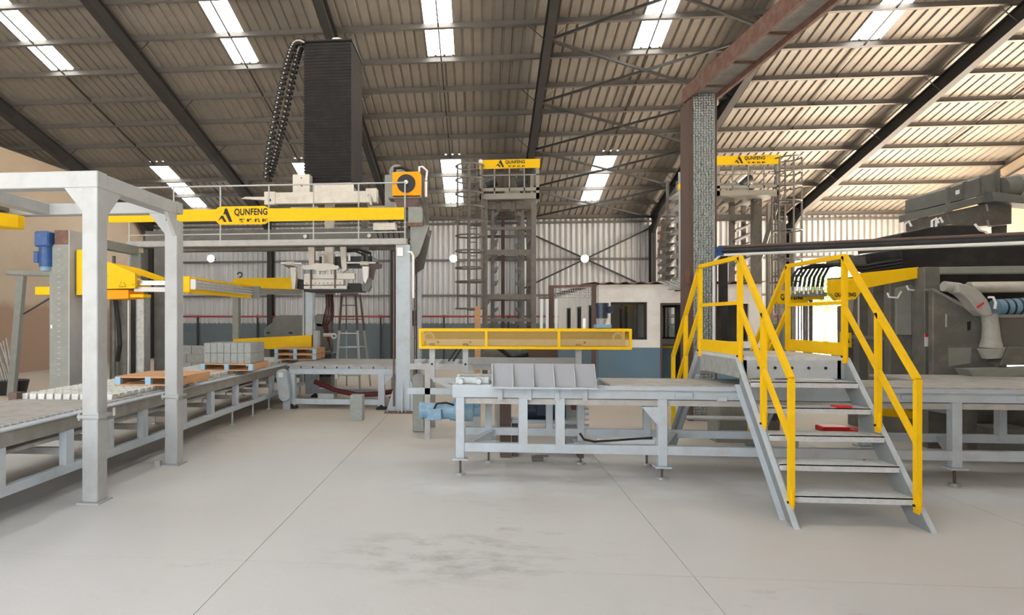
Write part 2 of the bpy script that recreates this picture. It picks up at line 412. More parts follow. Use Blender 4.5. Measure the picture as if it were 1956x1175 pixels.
# rafters
def ibeam(m, p, q, w, h, t=.014):
    p, q = Vector(p), Vector(q); d = (q - p).normalized(); r = d.cross(Vector((0, 0, 1))).normalized(); u = r.cross(d)
    m.bar(p, q, t, h)
    m.bar(p + u * (h/2), q + u * (h/2), w, t); m.bar(p - u * (h/2), q - u * (h/2), w, t)
for x in RX:
    m = MB()
    zt = .16 + .19
    ibeam(m, (x, YE - .1, rz(YE - .1) - zt), (x, YR, rz(YR) - zt), .18, .36)
    ibeam(m, (x, YR, rz(YR) - zt), (x, YN, rz(YN) - zt), .18, .36)
    m.prism([(YR + 2.2, rz(YR + 2.2) - .52), (YR, rz(YR) - .95), (YR, rz(YR) - .5)], 'x', x - .05, x + .05)
    m.prism([(YE - .1, rz(YE) - .95), (YE - 1.3, rz(YE - 1.3) - .52), (YE - .1, rz(YE) - .5)], 'x', x - .05, x + .05)
    m.build('rafter', 'rafter_paint', ceiling)
    for y in PY[1::2]:
        z = rz(y)
        for sg in (-1, 1):
            if RX[0] < x + sg * .5 < RX[-1]:
                MB().bar((x + sg * .45, y, z - .14), (x + sg * .03, y, z - .52), .03, .006).build('fly_brace', 'rafter_paint', ceiling)
# sag rods down the middle of every bay
for x in RX[:-1]:
    m = MB(); m.bar((x + 2.4, YR, rz(YR) - .09), (x + 2.4, 18.9, rz(18.9) - .09), .03, .03)
    m.build('sag_rod', 'rafter_paint', ceiling)
# crossed wind bracing in one bay of the roof
nodes = [11.45, 13.7, 15.9, 18.1, 20.4, 22.7]
for i in range(5):
    a, b = nodes[i], nodes[i+1]; z = lambda y: rz(y) - .36
    for ya, yb in ((a, b), (b, a)):
        MB().bar((RX[4] + .02, ya, z(ya)), (RX[5] - .02, yb, z(yb)), .055, .055).build('cross_brace', 'rafter_paint', ceiling)

# ---- back wall
wb = MB(); wb.box(RX[0], 11.25, YE + .05, YE + .28, 0, 1.40)
wall_back = struct(wb.build('wall_back', 'dado_paint'))
def wsheet(w, z0, z1):
    p = w / 4; prof = []
    for i in range(4): prof += [(i*p, 0), (i*p + p*.30, 0), (i*p + p*.50, -.06), (i*p + p*.80, -.06)]
    prof.append((w, 0)); n = len(prof)
    return MB().add([(x, YE + .10 + d, z) for z in (z0, z1) for x, d in prof], [(i, i+1, n+i+1, n+i) for i in range(n-1)])
N_ = 36; w = (RX[6] + .05 - RX[0]) / N_
s0 = None
for i in range(N_):
    if s0 is None: s0 = wsheet(w, 1.38, rz(YE)+.02).build('wall_sheet', 'wall_sheet', wall_back); s0.location.x = RX[0]
    else: o = s0.copy(); COL.objects.link(o); o.location.x = RX[0] + i * w
s0 = None
for i in range(6):
    w2 = (RX[7] - RX[6] - .05) / 6
    if s0 is None: s0 = wsheet(w2, 3.74, rz(YE)+.02).build('wall_sheet', 'wall_sheet', wall_back); s0.location.x = RX[6] + .05
    else: o = s0.copy(); COL.objects.link(o); o.location.x = RX[6] + .05 + i * w2
for z in (2.46, 3.82, 5.22):
    m = MB(); m.box(RX[0], RX[6 if z < 3 else 7], YE - .02, YE + .06, z - .04, z + .04); m.build('girt', 'purlin_steel', wall_back)
for k, x in enumerate(RX[1:]):
    m = MB(); zt = rz(YE) - .45
    m.box(x - .09, x + .09, YE - .36, YE - .345, 0, zt); m.box(x - .09, x + .09, YE - .035, YE - .02, 0, zt); m.box(x - .008, x + .008, YE - .36, YE - .02, 0, zt)
    m.build('column', 'rafter_paint', wall_back)
for za, zb in ((4.98, 2.66), (2.66, 4.98)):
    MB().bar((RX[4], YE - .1, za), (RX[5], YE - .1, zb), .06).build('wall_brace', 'rafter_paint', wall_back)
for za, zb in ((5.0, 2.9), (2.9, 5.0)):
    MB().bar((RX[0] + 3.2, YE - .1, za), (RX[1], YE - .1, zb), .07).build('wall_brace', 'rafter_paint', wall_back)

# ---- left wall of plastered masonry, with an outer wall added behind it to keep light out
m = MB(); XW = -13.3
m.prism([(-4, 0), (YE - .4, 0), (YE - .4, rz(YE-.4) - .2), (20.0, 6.2), (19.2, 6.35), (2, 6.35), (-4, 6.35)], 'x', XW - .3, XW)
struct(m.build('wall_left', 'plaster_tan'))
m = MB(); m.prism([(YN, 0), (YE, 0), (YE, rz(YE)), (YR, rz(YR)), (YN, rz(YN))], 'x', RX[0] - .1, RX[0])
struct(m.build('wall_outer_light_block', 'plaster_tan'))
# ---- right gable: cladding above, open below between ends closed to cut side light
m = MB(); m.prism([(YN, 0), (10.0, 0), (10.0, 4.0), (20.2, 4.0), (20.2, 0), (YE, 0), (YE, rz(YE)), (YR, rz(YR)), (YN, rz(YN))], 'x', RX[7] - .01, RX[7] + .16)
struct(m.build('wall_right', 'plaster_tan'))

# ---- near side of the hall: unseen wall added right of the camera to block light
m = MB(); m.box(.8, RX[7] + .16, YN - .2, YN, 0, rz(YN))
struct(m.build('wall_front_light_block', 'plaster_tan'))

# ---- sprinkler pipe along the back wall
m = MB(); m.cyl((RX[1] + .3, YE - .12, 1.66), (11.0, YE - .12, 1.66), .035, 8)
pipe = m.build('wall_pipe', 'pipe_red'); tag(pipe, 'thin red pipe running along the back wall above the blue dado', 'pipe')
for i in range(10):
    x = -11.2 + i * 2.45
    MB().box(x - .03, x + .03, YE - .15, YE - .09, 0, 1.63).build('pipe_stand', 'rafter_paint', pipe)
    MB().cyl((x - .06, YE - .12, 1.66), (x + .06, YE - .12, 1.66), .05, 8).build('pipe_coupling', 'pipe_red', pipe)

# ---- flood lamps on the girt of the back wall
def lamp(px, label):
    c = at(px, 494, YE - .5)
    t = thing('flood_lamp', label, 'lamp', c, 'flood lamps on the back wall')
    MB().cyl((c.x, c.y, c.z), (c.x, c.y + .08, c.z), .15, 20, .11).build('housing', 'rafter_paint', t)
    MB().cyl((c.x, c.y - .012, c.z), (c.x, c.y - .001, c.z), .135, 20).build('lit_face', 'led', t)
    MB().bar((c.x, c.y + .05, c.z), (c.x, YE - .15, c.z), .06).build('bracket', 'rafter_paint', t)
lamp(403, 'lit white flood lamp on the back wall, seen left of the hanging hook')
lamp(866, 'lit white flood lamp on the back wall beside the caged ladder')
lamp(1117, 'lit white flood lamp where the wall bracing crosses above the office')

# ---- trees beyond the open bay of the back wall
def tree(x, y, h, r, label, seed):
    rnd = random.Random(seed)
    t = thing('tree', label, 'tree', (x, y, -.3), 'trees beyond the open bay')
    m = MB(); m.tube([(x, y, -.3), (x + .1, y, h * .4), (x - .1, y + .1, h * .75)], [.16, .12, .05], 8)
    for k in range(5):
        an = rnd.uniform(0, 6.3); m.tube([(x, y, h * (.35 + .07 * k)), (x + math.cos(an) * r * .7, y + math.sin(an) * r * .7, h * (.55 + .08 * k))], [.06, .02], 6)
    m.build('trunk', 'bark', t)
    m = MB()
    for k in range(1500):
        an = rnd.uniform(0, 6.283); ph = math.acos(rnd.uniform(-1, 1)); q = r * rnd.uniform(.45, 1) * (.75 + .25 * math.sin(3 * an + seed))
        c = Vector((x + q * math.sin(ph) * math.cos(an), y + q * math.sin(ph) * math.sin(an), h * .66 + q * .8 * math.cos(ph)))
        a = Vector((rnd.gauss(0, 1), rnd.gauss(0, 1), rnd.gauss(0, 1))).normalized(); b = a.orthogonal().normalized() * .07; a = a * .17
        m.add([c - a, c + b, c + a, c - b], [(0, 1, 2, 3)])
    f = m.build('foliage', 'leaf', t); f['kind'] = 'stuff'
tree(15.0, 38, 6.2, 2.3, 'pale green tree outside the open bay, nearer the hose bundle', 1)
tree(19.5, 36, 5.0, 2.0, 'smaller green tree outside the open bay, towards the black hood', 2)
tree(12.0, 44, 7.0, 2.6, 'tall pale tree outside, half hidden by the tower and its ladder', 3)

# ================================================================== LEFT: frame, roller conveyor, pallets, lifter
# ---- grey portal frame in the foreground
t = thing('portal_frame', 'pale grey welded portal frame with square posts straddling the slat conveyor', 'frame', (-3.27, 4.86, 0))
def post(x, y, ztop, zj):
    m = MB(); m.box(x, x + .138, y, y + .138, .012, ztop); p = m.build('post', 'frame_paint', t, bevel=.006)
    MB().box(x - .03, x + .168, y - .03, y + .168, 0, .012).build('foot_plate', 'frame_paint', p)
    MB().box(x - .025, x + .163, y - .025, y + .163, zj, zj + .012).box(x - .025, x + .163, y - .025, y + .163, zj + .013, zj + .025).build('splice_flange', 'frame_paint', p)
    for sx in (-.014, .152):
        MB().cyl((x + sx, y - .014, zj - .02), (x + sx, y - .014, zj + .045), .009, 6).build('bolt', 'galvanised', p)
post(-3.34, 4.79, 2.66, .72); post(-3.34, 6.12, 2.60, .72)
MB().box(-6.6, -3.202, 4.79, 4.928, 2.66, 2.80).build('front_beam', 'frame_paint', t, bevel=.006)
MB().box(-6.6, -3.202, 6.12, 6.258, 2.68, 2.80).build('rear_beam', 'frame_paint', t, bevel=.006)
MB().box(-3.34, -3.202, 4.93, 6.118, 2.66, 2.79).build('side_beam', 'frame_paint', t, bevel=.006)
MB().box(-4.78, -4.64, 4.93, 6.118, 2.68, 2.80).build('cross_beam', 'frame_paint', t, bevel=.006)
for y0, y1 in ((4.79, 4.80), (6.12, 6.13)):
    MB().prism([(-3.52, 2.68), (-3.33, 2.68), (-3.33, 2.44)], 'y', y0 + .01, y1 + .05).build('gusset', 'frame_paint', t)
MB().prism([(4.92, 2.68), (5.16, 2.68), (4.92, 2.42)], 'x', -3.25, -3.21).build('gusset', 'frame_paint', t)
MB().prism([(6.13, 2.68), (5.92, 2.68), (6.13, 2.42)], 'x', -3.25, -3.21).build('gusset', 'frame_paint', t)
MB().box(-3.42, -3.36, 6.06, 6.10, .0, .06).build('shim', 'frame_paint', t)
# hoist trolley hanging from it
t = thing('hoist_beam', 'short yellow box beam hanging under the pale portal frame', 'beam', (-5.3, 6.0, 2.55))
m = MB(); m.prism([(-6.2, 5.72), (-5.02, 5.72), (-4.90, 6.0), (-4.90, 6.10), (-6.2, 6.10)], 'z', 2.52, 2.66); m.build('box_beam', 'yellow', t, bevel=.006)
MB().cyl((-5.25, 5.9, 2.66), (-5.25, 5.9, 2.72), .14, 18).build('turntable', 'orange', t)
MB().box(-5.4, -5.1, 5.75, 6.15, 2.72, 2.80).build('hanger', 'dark_machine', t)

# ---- slat conveyor running away from the camera
CXL, CXR = -4.86, -3.6
t = thing('slat_conveyor', 'long grey steel slat conveyor running back along the hall under the portal frame', 'conveyor', (-4.23, 9, 0))
Y0, Y1 = 2.9, 12.1
for x0, x1 in ((CXR - .07, CXR), (CXL, CXL + .07)):
    m = MB(); m.box(x0, x1, Y0, Y1, .575, .70); m.build('side_beam', 'beam_dusty_shaded', t, bevel=.004)
    m = MB(); m.box(x0 - .02, x1 + .02, Y0, Y1, .70, .712); m.build('top_flange', 'conveyor_paint', t)
    m = MB(); m.box(x0, x1, Y0, Y1, .20, .275); m.build('bottom_rail', 'conveyor_paint', t, bevel=.004)
MB().box(CXL + .07, CXR - .07, Y0, Y1, .50, .53).build('under_pan', 'deck_plate', t)
legs = [3.4, 4.24, 5.01, 5.6, 6.21, 7.08, 7.85, 8.68, 9.48, 10.22, 11.2, 12.0]
for i, y in enumerate(legs):
    for x0 in (CXR - .068, CXL + .002):
        MB().box(x0, x0 + .066, y - .05, y + .05, .275, .575).build('leg', 'conveyor_paint', t)
    MB().box(CXL + .07, CXR - .07, y - .02, y + .02, .36, .42).build('cross_tie', 'conveyor_dusty', t)
    if i % 2 == 1 or i > 7:
        for x in (CXR - .035, CXL + .035):
            f = MB().cyl((x, y - .12, .02), (x, y - .12, .20), .016, 8).build('jack_screw', 'galvanised', t)
            MB().cyl((x, y - .12, 0), (x, y - .12, .02), .05, 10).build('foot_pad', 'galvanised', f)
MB().box(CXL + .07, CXL + .085, Y0, Y1, .22, .57).build('rear_dark_screen', 'beam_dusty_shaded', t)  # dark plate added to keep the space under the conveyor dark
# cover plate at the near end, chain track along the edge, slats further on
MB().box(CXL + .06, CXR - .16, Y0, 5.86, .70, .722).build('cover_plate', 'deck_plate', t)
m = MB()
for k in range(121):
    y = Y0 + .04 + k * .075
    m.box(CXR - .135, CXR - .085, y, y + .05, .700, .726)
o = m.build('edge_chain', 'conveyor_dusty', t); o['kind'] = 'stuff'
def slat():
    """one cross slat: a row of pale blocks with an arched gap between each and the next"""
    m = MB(); n = 11; w = (1.02) / n; x = CXL + .08
    for i in range(n):
        a = x + i * w
        m.prism([(a, .70), (a + w * .66, .70), (a + w * .72, .745), (a + w * .80, .775), (a - w * .02, .775), (a - w * .02, .73)], 'y', 5.9, 5.985)
    return m
sl = None
for k in range(48):
    if sl is None: sl = slat().build('slat', 'pale_slat', t)
    else: share(sl, (0, k * .128, 0))
MB().box(CXL + .0, CXL + .09, 5.82, 5.94, .712, .79).build('corner_bearing', 'brown_paint', t)
MB().cyl((CXL + .1, 4.35, .735), (CXL + 1.1, 4.35, .735), .012, 6).build('chain_rod', 'galvanised', t)
st = MB().box(-3.599, -3.597, 5.62, 5.66, .60, .68).build('white_sticker', 'white', t)

# ---- pallets and block stacks on the conveyor
def pallet(x0, x1, y0, y1, z, label):
    t = thing('pallet', label, 'pallet', ((x0+x1)/2, (y0+y1)/2, z), 'timber pallets on the slat conveyor')
    n = 6; w = (y1 - y0) / n
    for i in range(n): MB().box(x0, x1, y0 + i*w + .004, y0 + (i+1)*w - .004, z + .088, z + .108).build('deck_board', 'wood', t)
    for x in (x0, (x0+x1)/2 - .03, x1 - .06):
        r = MB().box(x, x + .06, y0 + .002, y1 - .002, z + .016, z + .088).build('runner', 'wood', t)
        MB().box(x - .003, x + .063, y0 - .002, y0 + .05, z + .012, z + .10).build('end_cap', 'spacer_blue', r)
    for i in (0, 2, 4): MB().box(x0, x1, y0 + i*w*1.2, y0 + i*w*1.2 + .09, z, z + .016).build('bottom_board', 'wood', t)
pallet(-4.26, -3.46, 6.70, 7.46, .776, 'empty timber pallet with pale blue ends, nearest on the slat conveyor')
pallet(-4.20, -3.40, 8.74, 9.42, .776, 'timber pallet carrying the two-layer stack of grey blocks')
pallet(-3.92, -3.12, 11.2, 11.9, .776, 'lower timber pallet at the far end of the slat conveyor')
pallet(-3.92, -3.12, 11.2, 11.9, .886, 'upper timber pallet stacked below the tapered yellow boom')
def block(sx, sy, sz, loc, label, group):
    key = (sx, sy, sz)
    if key not in block.c:
        o = MB().box(-sx/2, sx/2, -sy/2, sy/2, 0, sz).build('concrete_block', 'block_concrete', bevel=.004); block.c[key] = o; o.name = 'concrete_block'
    else: o = block.c[key].copy(); COL.objects.link(o)
    o.location = loc; tag(o, label, 'block', group); return o
block.c = {}
ORD = ('leftmost', 'second from left', 'third from left', 'middle one', 'third from right', 'second from right', 'rightmost')
for lay in range(2):
    for i in range(7):
        for j in range(2):
            block(.1, .28, .152, (-4.115 + .1045 * i + random.uniform(-.001, .001), 8.91 + j * .29, .886 + lay * .155),
                  'grey block in the pallet stack: %s layer, %s row, %s' % (('lower', 'upper')[lay], ('front', 'rear')[j], ORD[i]), 'blocks stacked on the pallet')
bx = at(345, 700, 13).x
for lay in range(5):
    for i in range(2):
        block(.40, .2, .19, (bx + .05 + i * .41 - (lay % 2) * .12, 13.1, lay * .191), 'dark grey block in the pile behind the conveyor: %s course, %s of two' % (('bottom', 'second', 'third', 'fourth', 'top')[lay], ('left', 'right')[i]), 'blocks piled behind the conveyor')
b = block(.19, .19, .39, (-1.89, 9.13, 0), 'single grey block standing on end on the floor before the table', None)
if 'group' in b: del b['group']

# ---- lifter with the yellow clamp arms
t = thing('clamp_lifter', 'grey columned lifter with yellow clamp arms behind the portal frame', 'machine', (-5.95, 8.25, 0))
MB().box(-6.14, -5.84, 8.10, 8.40, 0, 2.62).build('front_column', 'machine_grey', t, bevel=.006)
MB().box(-5.842, -5.825, 8.09, 8.41, 0, 2.82).build('column_edge', 'frame_paint', t)
MB().box(-6.06, -5.845, 8.10, 8.38, 2.62, 2.82).build('worn_cap', 'rust', t)
h = MB()
for k in range(24):
    z = .75 + k * .078; h.box(-6.01, -5.96, 8.092, 8.10, z, z + .012)
h.build('slots', 'frame_paint', t)
MB().box(-6.11, -6.085, 8.085, 8.10, 1.42, 1.47).build('label_plate', 'white', t)
MB().box(-6.0, -5.82, 9.88, 10.12, 0, 2.7).build('rear_column', 'machine_grey', t, bevel=.006)
MB().box(-6.0, -5.86, 8.4, 9.88, 2.66, 2.80).build('top_beam', 'machine_grey', t)
MB().box(-5.80, -5.68, 8.2, 8.36, 1.9, 2.55).build('slide_plate', 'yellow', t)
for x in (-6.22, -6.06, -5.80):
    MB().cyl((x, 9.5, .1), (x, 9.5, 2.6), .028, 10).build('guide_rod', 'chrome' if x > -5.9 else 'dark_machine', t)
MB().box(-6.20, -5.90, 9.6, 9.85, .0, 1.9).build('drive_housing', 'dark_machine', t)
MB().box(-5.74, -5.60, 9.6, 9.8, .0, 1.95).build('worn_guide', 'galvanised', t)
MB().tube([(-5.66, 8.9, 1.9), (-5.6, 8.9, 1.5), (-5.58, 8.9, 1.15), (-5.65, 8.95, .9)], .035, 8).build('corrugated_hose', 'rubber', t)
mt = MB().box(-6.30, -6.08, 8.0, 8.25, 2.58, 2.80).build('gear_motor', 'motor_blue', t, bevel=.02)
MB().cyl((-6.19, 8.12, 2.30), (-6.19, 8.12, 2.58), .10, 16).build('motor_body', 'motor_blue', mt, smooth=True)
MB().box(-6.35, -6.27, 8.05, 8.2, 2.36, 2.52).build('terminal_box', 'motor_blue', mt, bevel=.01)
MB().cyl((-6.19, 8.12, 2.24), (-6.19, 8.12, 2.30), .085, 16).build('fan_cowl', 'motor_pale', mt)
# arms: two tapered plates, the carriage box and the rails along the conveyor
MB().pp([(196, 500), (206, 500), (258, 522), (258, 541), (250, 545), (206, 527), (196, 527)], 8.2, .05).build('upper_arm_plate', 'yellow', t)
MB().pp([(192, 498), (262, 512), (312, 530), (312, 540), (270, 527), (206, 516), (192, 516)], 8.75, .05).build('rear_arm_plate', 'yellow', t)
cb = MB().pp([(160, 530), (232, 527), (258, 541), (258, 551), (160, 553)], 8.22, .42).build('carriage_box', 'yellow', t, bevel=.006)
MB().pp([(160, 554), (245, 554), (245, 570), (205, 572), (160, 566)], 8.26, .40).build('lower_box', 'orange', t)
MB().pp([(240, 562), (274, 562), (274, 568), (240, 568)], 8.3, .2).build('stop_plate', 'yellow', t)
tri = MB().pp([(228, 547), (240, 547), (234, 535)], 8.212, .006).build('warning_triangle', 'yellow', cb)
MB().pp([(227, 548), (241, 548), (234, 533.5)], 8.216, .003).build('triangle_border', 'black_print', tri)
MB().pp([(256, 536), (345, 537), (345, 544), (256, 545)], 8.30, .05).build('linear_rail', 'chrome', t)
MB().pp([(256, 548), (345, 549), (345, 558), (256, 557)], 8.30, .05).build('linear_rail', 'aluminium', t)
a = at(345, 528, 8.3); b = at(362, 558, 8.3)
MB().box(a.x, b.x, 8.30, 8.36, b.z, a.z).build('end_bracket', 'yellow', t, bevel=.005)
MB().box(b.x, b.x + .08, 8.32, 8.38, b.z + .04, a.z - .04).build('rail_clamp', 'aluminium', t)
za, zb = a.z, b.z
for k in range(3):
    z = za - .07 - k * .045
    MB().bar((a.x + .10, 8.38, z), (a.x + .16, 10.6, z - .005), .05, .03).build('clamp_rail', 'aluminium', t)
MB().bar((a.x + .06, 8.36, za - .015), (a.x + .12, 10.6, za - .02), .06, .03).build('clamp_beam', 'yellow', t)
MB().bar((a.x + .06, 8.36, zb + .02), (a.x + .12, 10.6, zb + .02), .06, .06).build('clamp_beam', 'yellow', t)
MB().bar((a.x - .02, 10.62, zb + .1), (a.x + .3, 10.62, zb + .1), .05, .22).build('end_plate', 'machine_grey', t)
a = at(67, 548, 9.2); b = at(100, 563, 9.2)
MB().box(a.x, b.x + .5, 9.2, 9.32, b.z, a.z).build('rear_arm', 'yellow', t)

# ---- leaning prop with its head bar
t = thing('prop_stand', 'grey inclined steel prop with a flat head bar before the tan wall', 'stand', at(25, 757, 11.35))
a, b = at(22, 757, 11.35), at(42, 527, 11.35); a.z = 0
MB().bar(a, b, .14, .10, up=(0, 1, 0)).build('leg', 'machine_grey', t)
a, b = at(15, 521, 11.35), at(100, 524, 11.35)
MB().bar(a, b, .16, .10).build('head_bar', 'machine_grey', t, bevel=.02)
MB().bar(at(45, 600, 11.35), at(100, 567, 11.35), .025).build('stay', 'rafter_paint', t)
# canes bundled against the wall
t = thing('cane_bundle', 'bundle of thin pale canes leaning in a black tub by the tan wall', 'canes', (-10.0, 11.7, 0))
m0 = MB(); m0.cyl((-9.75, 11.7, 0), (-9.75, 11.7, .28), .30, 18, .36); m0.build('tub', 'rubber', t)
for k in range(12):
    MB().tube([(-9.80 + .04*k - .2, 11.6 + .03 * (k % 5), .1), (-10.5 + .045 * k, 11.7 + .02 * k, 1.0 + .05 * (k % 4))], .016, 5).build('cane', 'deck_plate', t)

# ================================================================== CENTRE: palletiser, table, towers
PYF = 9.9
t = thing('palletiser_gantry', 'tall grey gantry with railed walkway and long yellow name board', 'gantry', (-3.6, 10.2, 0))
# right-hand column with flared foot
MB().box(-1.41, -1.17, 9.95, 10.30, .02, 2.795).build('column', 'conveyor_paint', t, bevel=.006)
MB().box(-1.58, -1.02, 9.80, 10.45, 0, .02).build('base_plate', 'rust', t)
for x0, x1 in ((-1.57, -1.405), (-1.015, -1.165)):
    MB().prism([(x0, .02), (x1, .02), (x1, .55)], 'y', 9.97, 9.99).build('foot_gusset', 'conveyor_paint', t)
    MB().prism([(x0, .02), (x1, .02), (x1, .55)], 'y', 10.26, 10.28).build('foot_gusset', 'conveyor_paint', t)
MB().prism([(9.82, .02), (9.95, .02), (9.95, .55)], 'x', -1.30, -1.285).build('foot_gusset', 'conveyor_paint', t)
for x in (-1.53, -1.35, -1.23, -1.07): MB().cyl((x, 9.84, .02), (x, 9.84, .07), .014, 6).build('anchor_bolt', 'galvanised', t)
MB().box(-1.455, -1.425, 9.93, 9.96, .1, 2.68).build('cable_duct', 'brown_paint', t)
MB().tube([(-1.20, 9.90, 2.66), (-1.14, 9.90, 2.66), (-1.11, 9.90, 2.60), (-1.11, 9.90, 1.9)], .02, 8).build('conduit', 'white', t)
MB().box(-1.38, -1.28, 9.9, 9.95, 2.60, 2.74).build('junction_box', 'white', t)
# rung ladder up the column
lad = MB().box(-1.125, -1.10, 10.1, 10.13, .3, 2.75).box(-1.125, -1.10, 10.42, 10.45, .3, 2.75).build('access_ladder', 'brown_paint', t)
for k in range(9): MB().cyl((-1.112, 10.11, .42 + k * .27), (-1.112, 10.44, .42 + k * .27), .014, 6).build('rung', 'brown_paint', lad)
# rear right column
a = at(788, 600, 11.7); b = at(803, 600, 11.7)
MB().box(a.x, b.x, 11.7, 12.0, 0, 2.9).build('rear_column', 'conveyor_paint', t, bevel=.006)
MB().cyl((a.x - .02, 11.68, 1.42), (a.x - .02, 11.68, 1.72), .09, 14).build('lubricator', 'rubber', t)
# left columns
MB().box(-5.62, -5.40, 9.95, 10.25, 0, 2.795).build('column', 'dark_machine', t)
# main beams and walkway
MB().box(-6.1, -1.22, PYF, PYF + .16, 2.795, 2.895).build('walkway_beam', 'conveyor_dusty', t, bevel=.005)
MB().box(-6.1, -1.2, PYF + .16, 10.55, 2.84, 2.87).build('walkway_deck', 'rust', t)
MB().box(-6.1, -1.2, 10.5, 10.65, 2.93, 3.16).build('main_girder', 'dark_machine', t)
MB().box(-6.1, -1.2, 11.75, 11.95, 2.93, 3.16).build('rear_girder', 'dark_machine', t)
for x in (-3.1, -1.95): MB().cyl((x, 10.44, 3.02), (x, 10.5, 3.02), .035, 12).build('end_boss', 'cream', t)
# head frame over the column
MB().box(-1.2, -.98, 9.95, 10.2, 3.16, 3.42).build('head_box', 'machine_grey', t)
MB().prism([(-1.17, 3.12), (-.86, 3.12), (-1.02, 2.64), (-1.17, 2.50)], 'y', 10.0, 10.04).build('head_gusset', 'machine_grey', t)
MB().prism([(-1.17, 3.12), (-.86, 3.12), (-1.0, 2.45), (-1.17, 2.35)], 'y', 10.6, 10.64).build('head_gusset', 'dark_machine', t)
MB().box(-1.22, -.95, 9.95, 10.5, 3.10, 3.16).build('head_plate', 'rust', t)
MB().pp([(788, 378), (800, 380), (820, 448), (820, 453), (800, 428), (796, 420)], 10.3, .05).build('diagonal_strut', 'machine_grey', t)
MB().pp([(797, 430), (820, 453), (812, 475), (797, 482)], 10.7, .05).build('rear_strut', 'dark_machine', t)
MB().pp([(806, 330), (816, 372), (820, 445), (814, 445), (806, 400)], 10.9, .05).build('rear_strut', 'dark_machine', t)
# railing with name board
posts_x = [-6.05, -5.25, -4.42, -3.57, -2.80, -2.03, -1.25]
rl = MB().cyl((-6.1, PYF + .02, 3.82), (-1.25, PYF + .02, 3.82), .014, 8).build('top_rail', 'aluminium', t)
MB().cyl((-6.1, PYF + .02, 3.0), (-1.25, PYF + .02, 3.0), .01, 6).build('lower_rail', 'aluminium', t)
for x in posts_x: MB().cyl((x, PYF + .02, 2.895), (x, PYF + .02, 3.82), .013, 8).build('rail_post', 'aluminium', t)
bd = MB().prism([(-6.4, 3.22), (-4.48, 3.22), (-4.42, 3.155), (-3.63, 3.155), (-3.55, 3.20), (-1.26, 3.20), (-1.26, 3.40), (-3.55, 3.42), (-3.63, 3.465), (-4.42, 3.465), (-4.48, 3.42), (-6.4, 3.44)], 'y', PYF - .02, PYF - .005).build('name_board', 'yellow', t)
sign(bd, -4.44, -3.58, 3.19, 3.43, PYF - .02)
# cabinet and cooler on the right end
MB().box(-1.80, -1.42, 10.0, 10.2, 3.05, 3.17).build('terminal_box', 'cream', t, bevel=.006)
for k in range(5):
    x = -1.75 + k * .09
    MB().tube([(x, 10.1, 3.05), (x + .04, 10.05, 2.88), (x + .12, 10.08, 2.84), (x + .22, 10.12, 2.92)], .012, 6).build('cable', 'rubber', t)
MB().box(-1.66, -1.48, 10.35, 10.6, 3.42, 4.06).build('control_cabinet', 'machine_grey', t, bevel=.008)
fan = MB().box(-1.475, -1.01, 10.0, 10.28, 3.62, 4.02).build('oil_cooler', 'orange', t, bevel=.008)
MB().cyl((-1.24, 9.985, 3.82), (-1.24, 10.0, 3.82), .155, 28).build('fan_grille', 'black_paint', fan)
for k in range(5): MB().ring((-1.24, 9.982, 3.82), (0, 1, 0), .03 + k * .028, .004, 24, 5).build('grille_ring', 'rafter_paint', fan)
MB().cyl((-1.24, 9.965, 3.84), (-1.24, 9.985, 3.84), .035, 14).build('fan_hub', 'white', fan)
MB().prism([(-1.47, 3.60), (-1.02, 3.60), (-1.12, 3.42), (-1.38, 3.42)], 'y', 10.02, 10.26).build('cooler_stand', 'brown_paint', t)
MB().box(-1.54, -.98, 10.0, 10.3, 3.575, 3.60).build('cooler_tray', 'dark_machine', t)
MB().tube([(-1.03, 10.1, 4.02), (-1.03, 10.1, 4.12), (-.98, 10.12, 4.13), (-.90, 10.14, 4.06), (-.92, 10.14, 3.9)], .018, 8).build('cooler_hose', 'white', t)
MB().cyl((-.92, 10.14, 3.62), (-.92, 10.14, 3.88), .022, 8).build('hose_joint', 'white', t)
MB().tube([(-1.46, 10.15, 4.02), (-1.45, 10.15, 4.12), (-1.34, 10.2, 4.14), (-1.2, 10.25, 4.08), (-1.14, 10.25, 4.0)], .028, 8).build('cooler_hose', 'rubber', t)
MB().cyl((-1.47, 10.5, 4.14), (-1.47, 10.56, 4.14), .135, 24).cyl((-1.47, 10.44, 4.14), (-1.47, 10.5, 4.14), .08, 20).build('blower_housing', 'machine_grey', t, smooth=True)

# ---- the carriage on it: bellows, cream frame, clamp head
t = thing('lift_carriage', 'cream lifting carriage under a tall black bellows, with clamp head below the gantry', 'carriage', (-2.8, 11.2, 2.0))
bx0, bx1, by0, by1, bz0, bz1, n = -3.24, -2.34, 10.80, 11.85, 4.0, 6.63, 46
vs = []; fs = []; h = (bz1 - bz0) / n
for k in range(2 * n + 1):
    z = bz0 + k * h / 2; i = 0 if k % 2 else .022
    vs += [(bx0 + i, by0 + i, z), (bx1 - i, by0 + i, z), (bx1 - i, by1 - i, z), (bx0 + i, by1 - i, z)]
for k in range(2 * n):
    for j in range(4): fs.append((4*k+j, 4*k+(j+1) % 4, 4*k+4+(j+1) % 4, 4*k+4+j))
fs += [(3, 2, 1, 0), tuple(8*n + j for j in range(4))]
MB().add(vs, fs).build('bellows', 'bellows_cloth', t)
MB().box(bx0 - .01, bx1 + .01, by0 - .01, by1 + .01, bz1, bz1 + .03).build('bellows_cap', 'rubber', t)
MB().tube([(-2.75, 10.9, 6.66), (-2.7, 10.9, 6.72), (-2.62, 10.92, 6.73), (-2.55, 10.92, 6.70)], .022, 7).build('top_fitting', 'white', t)
MB().tube([(-3.3, 10.95, 6.62), (-3.1, 10.95, 6.72), (-2.85, 10.95, 6.69)], .010, 6).build('top_cable', 'rubber', t)
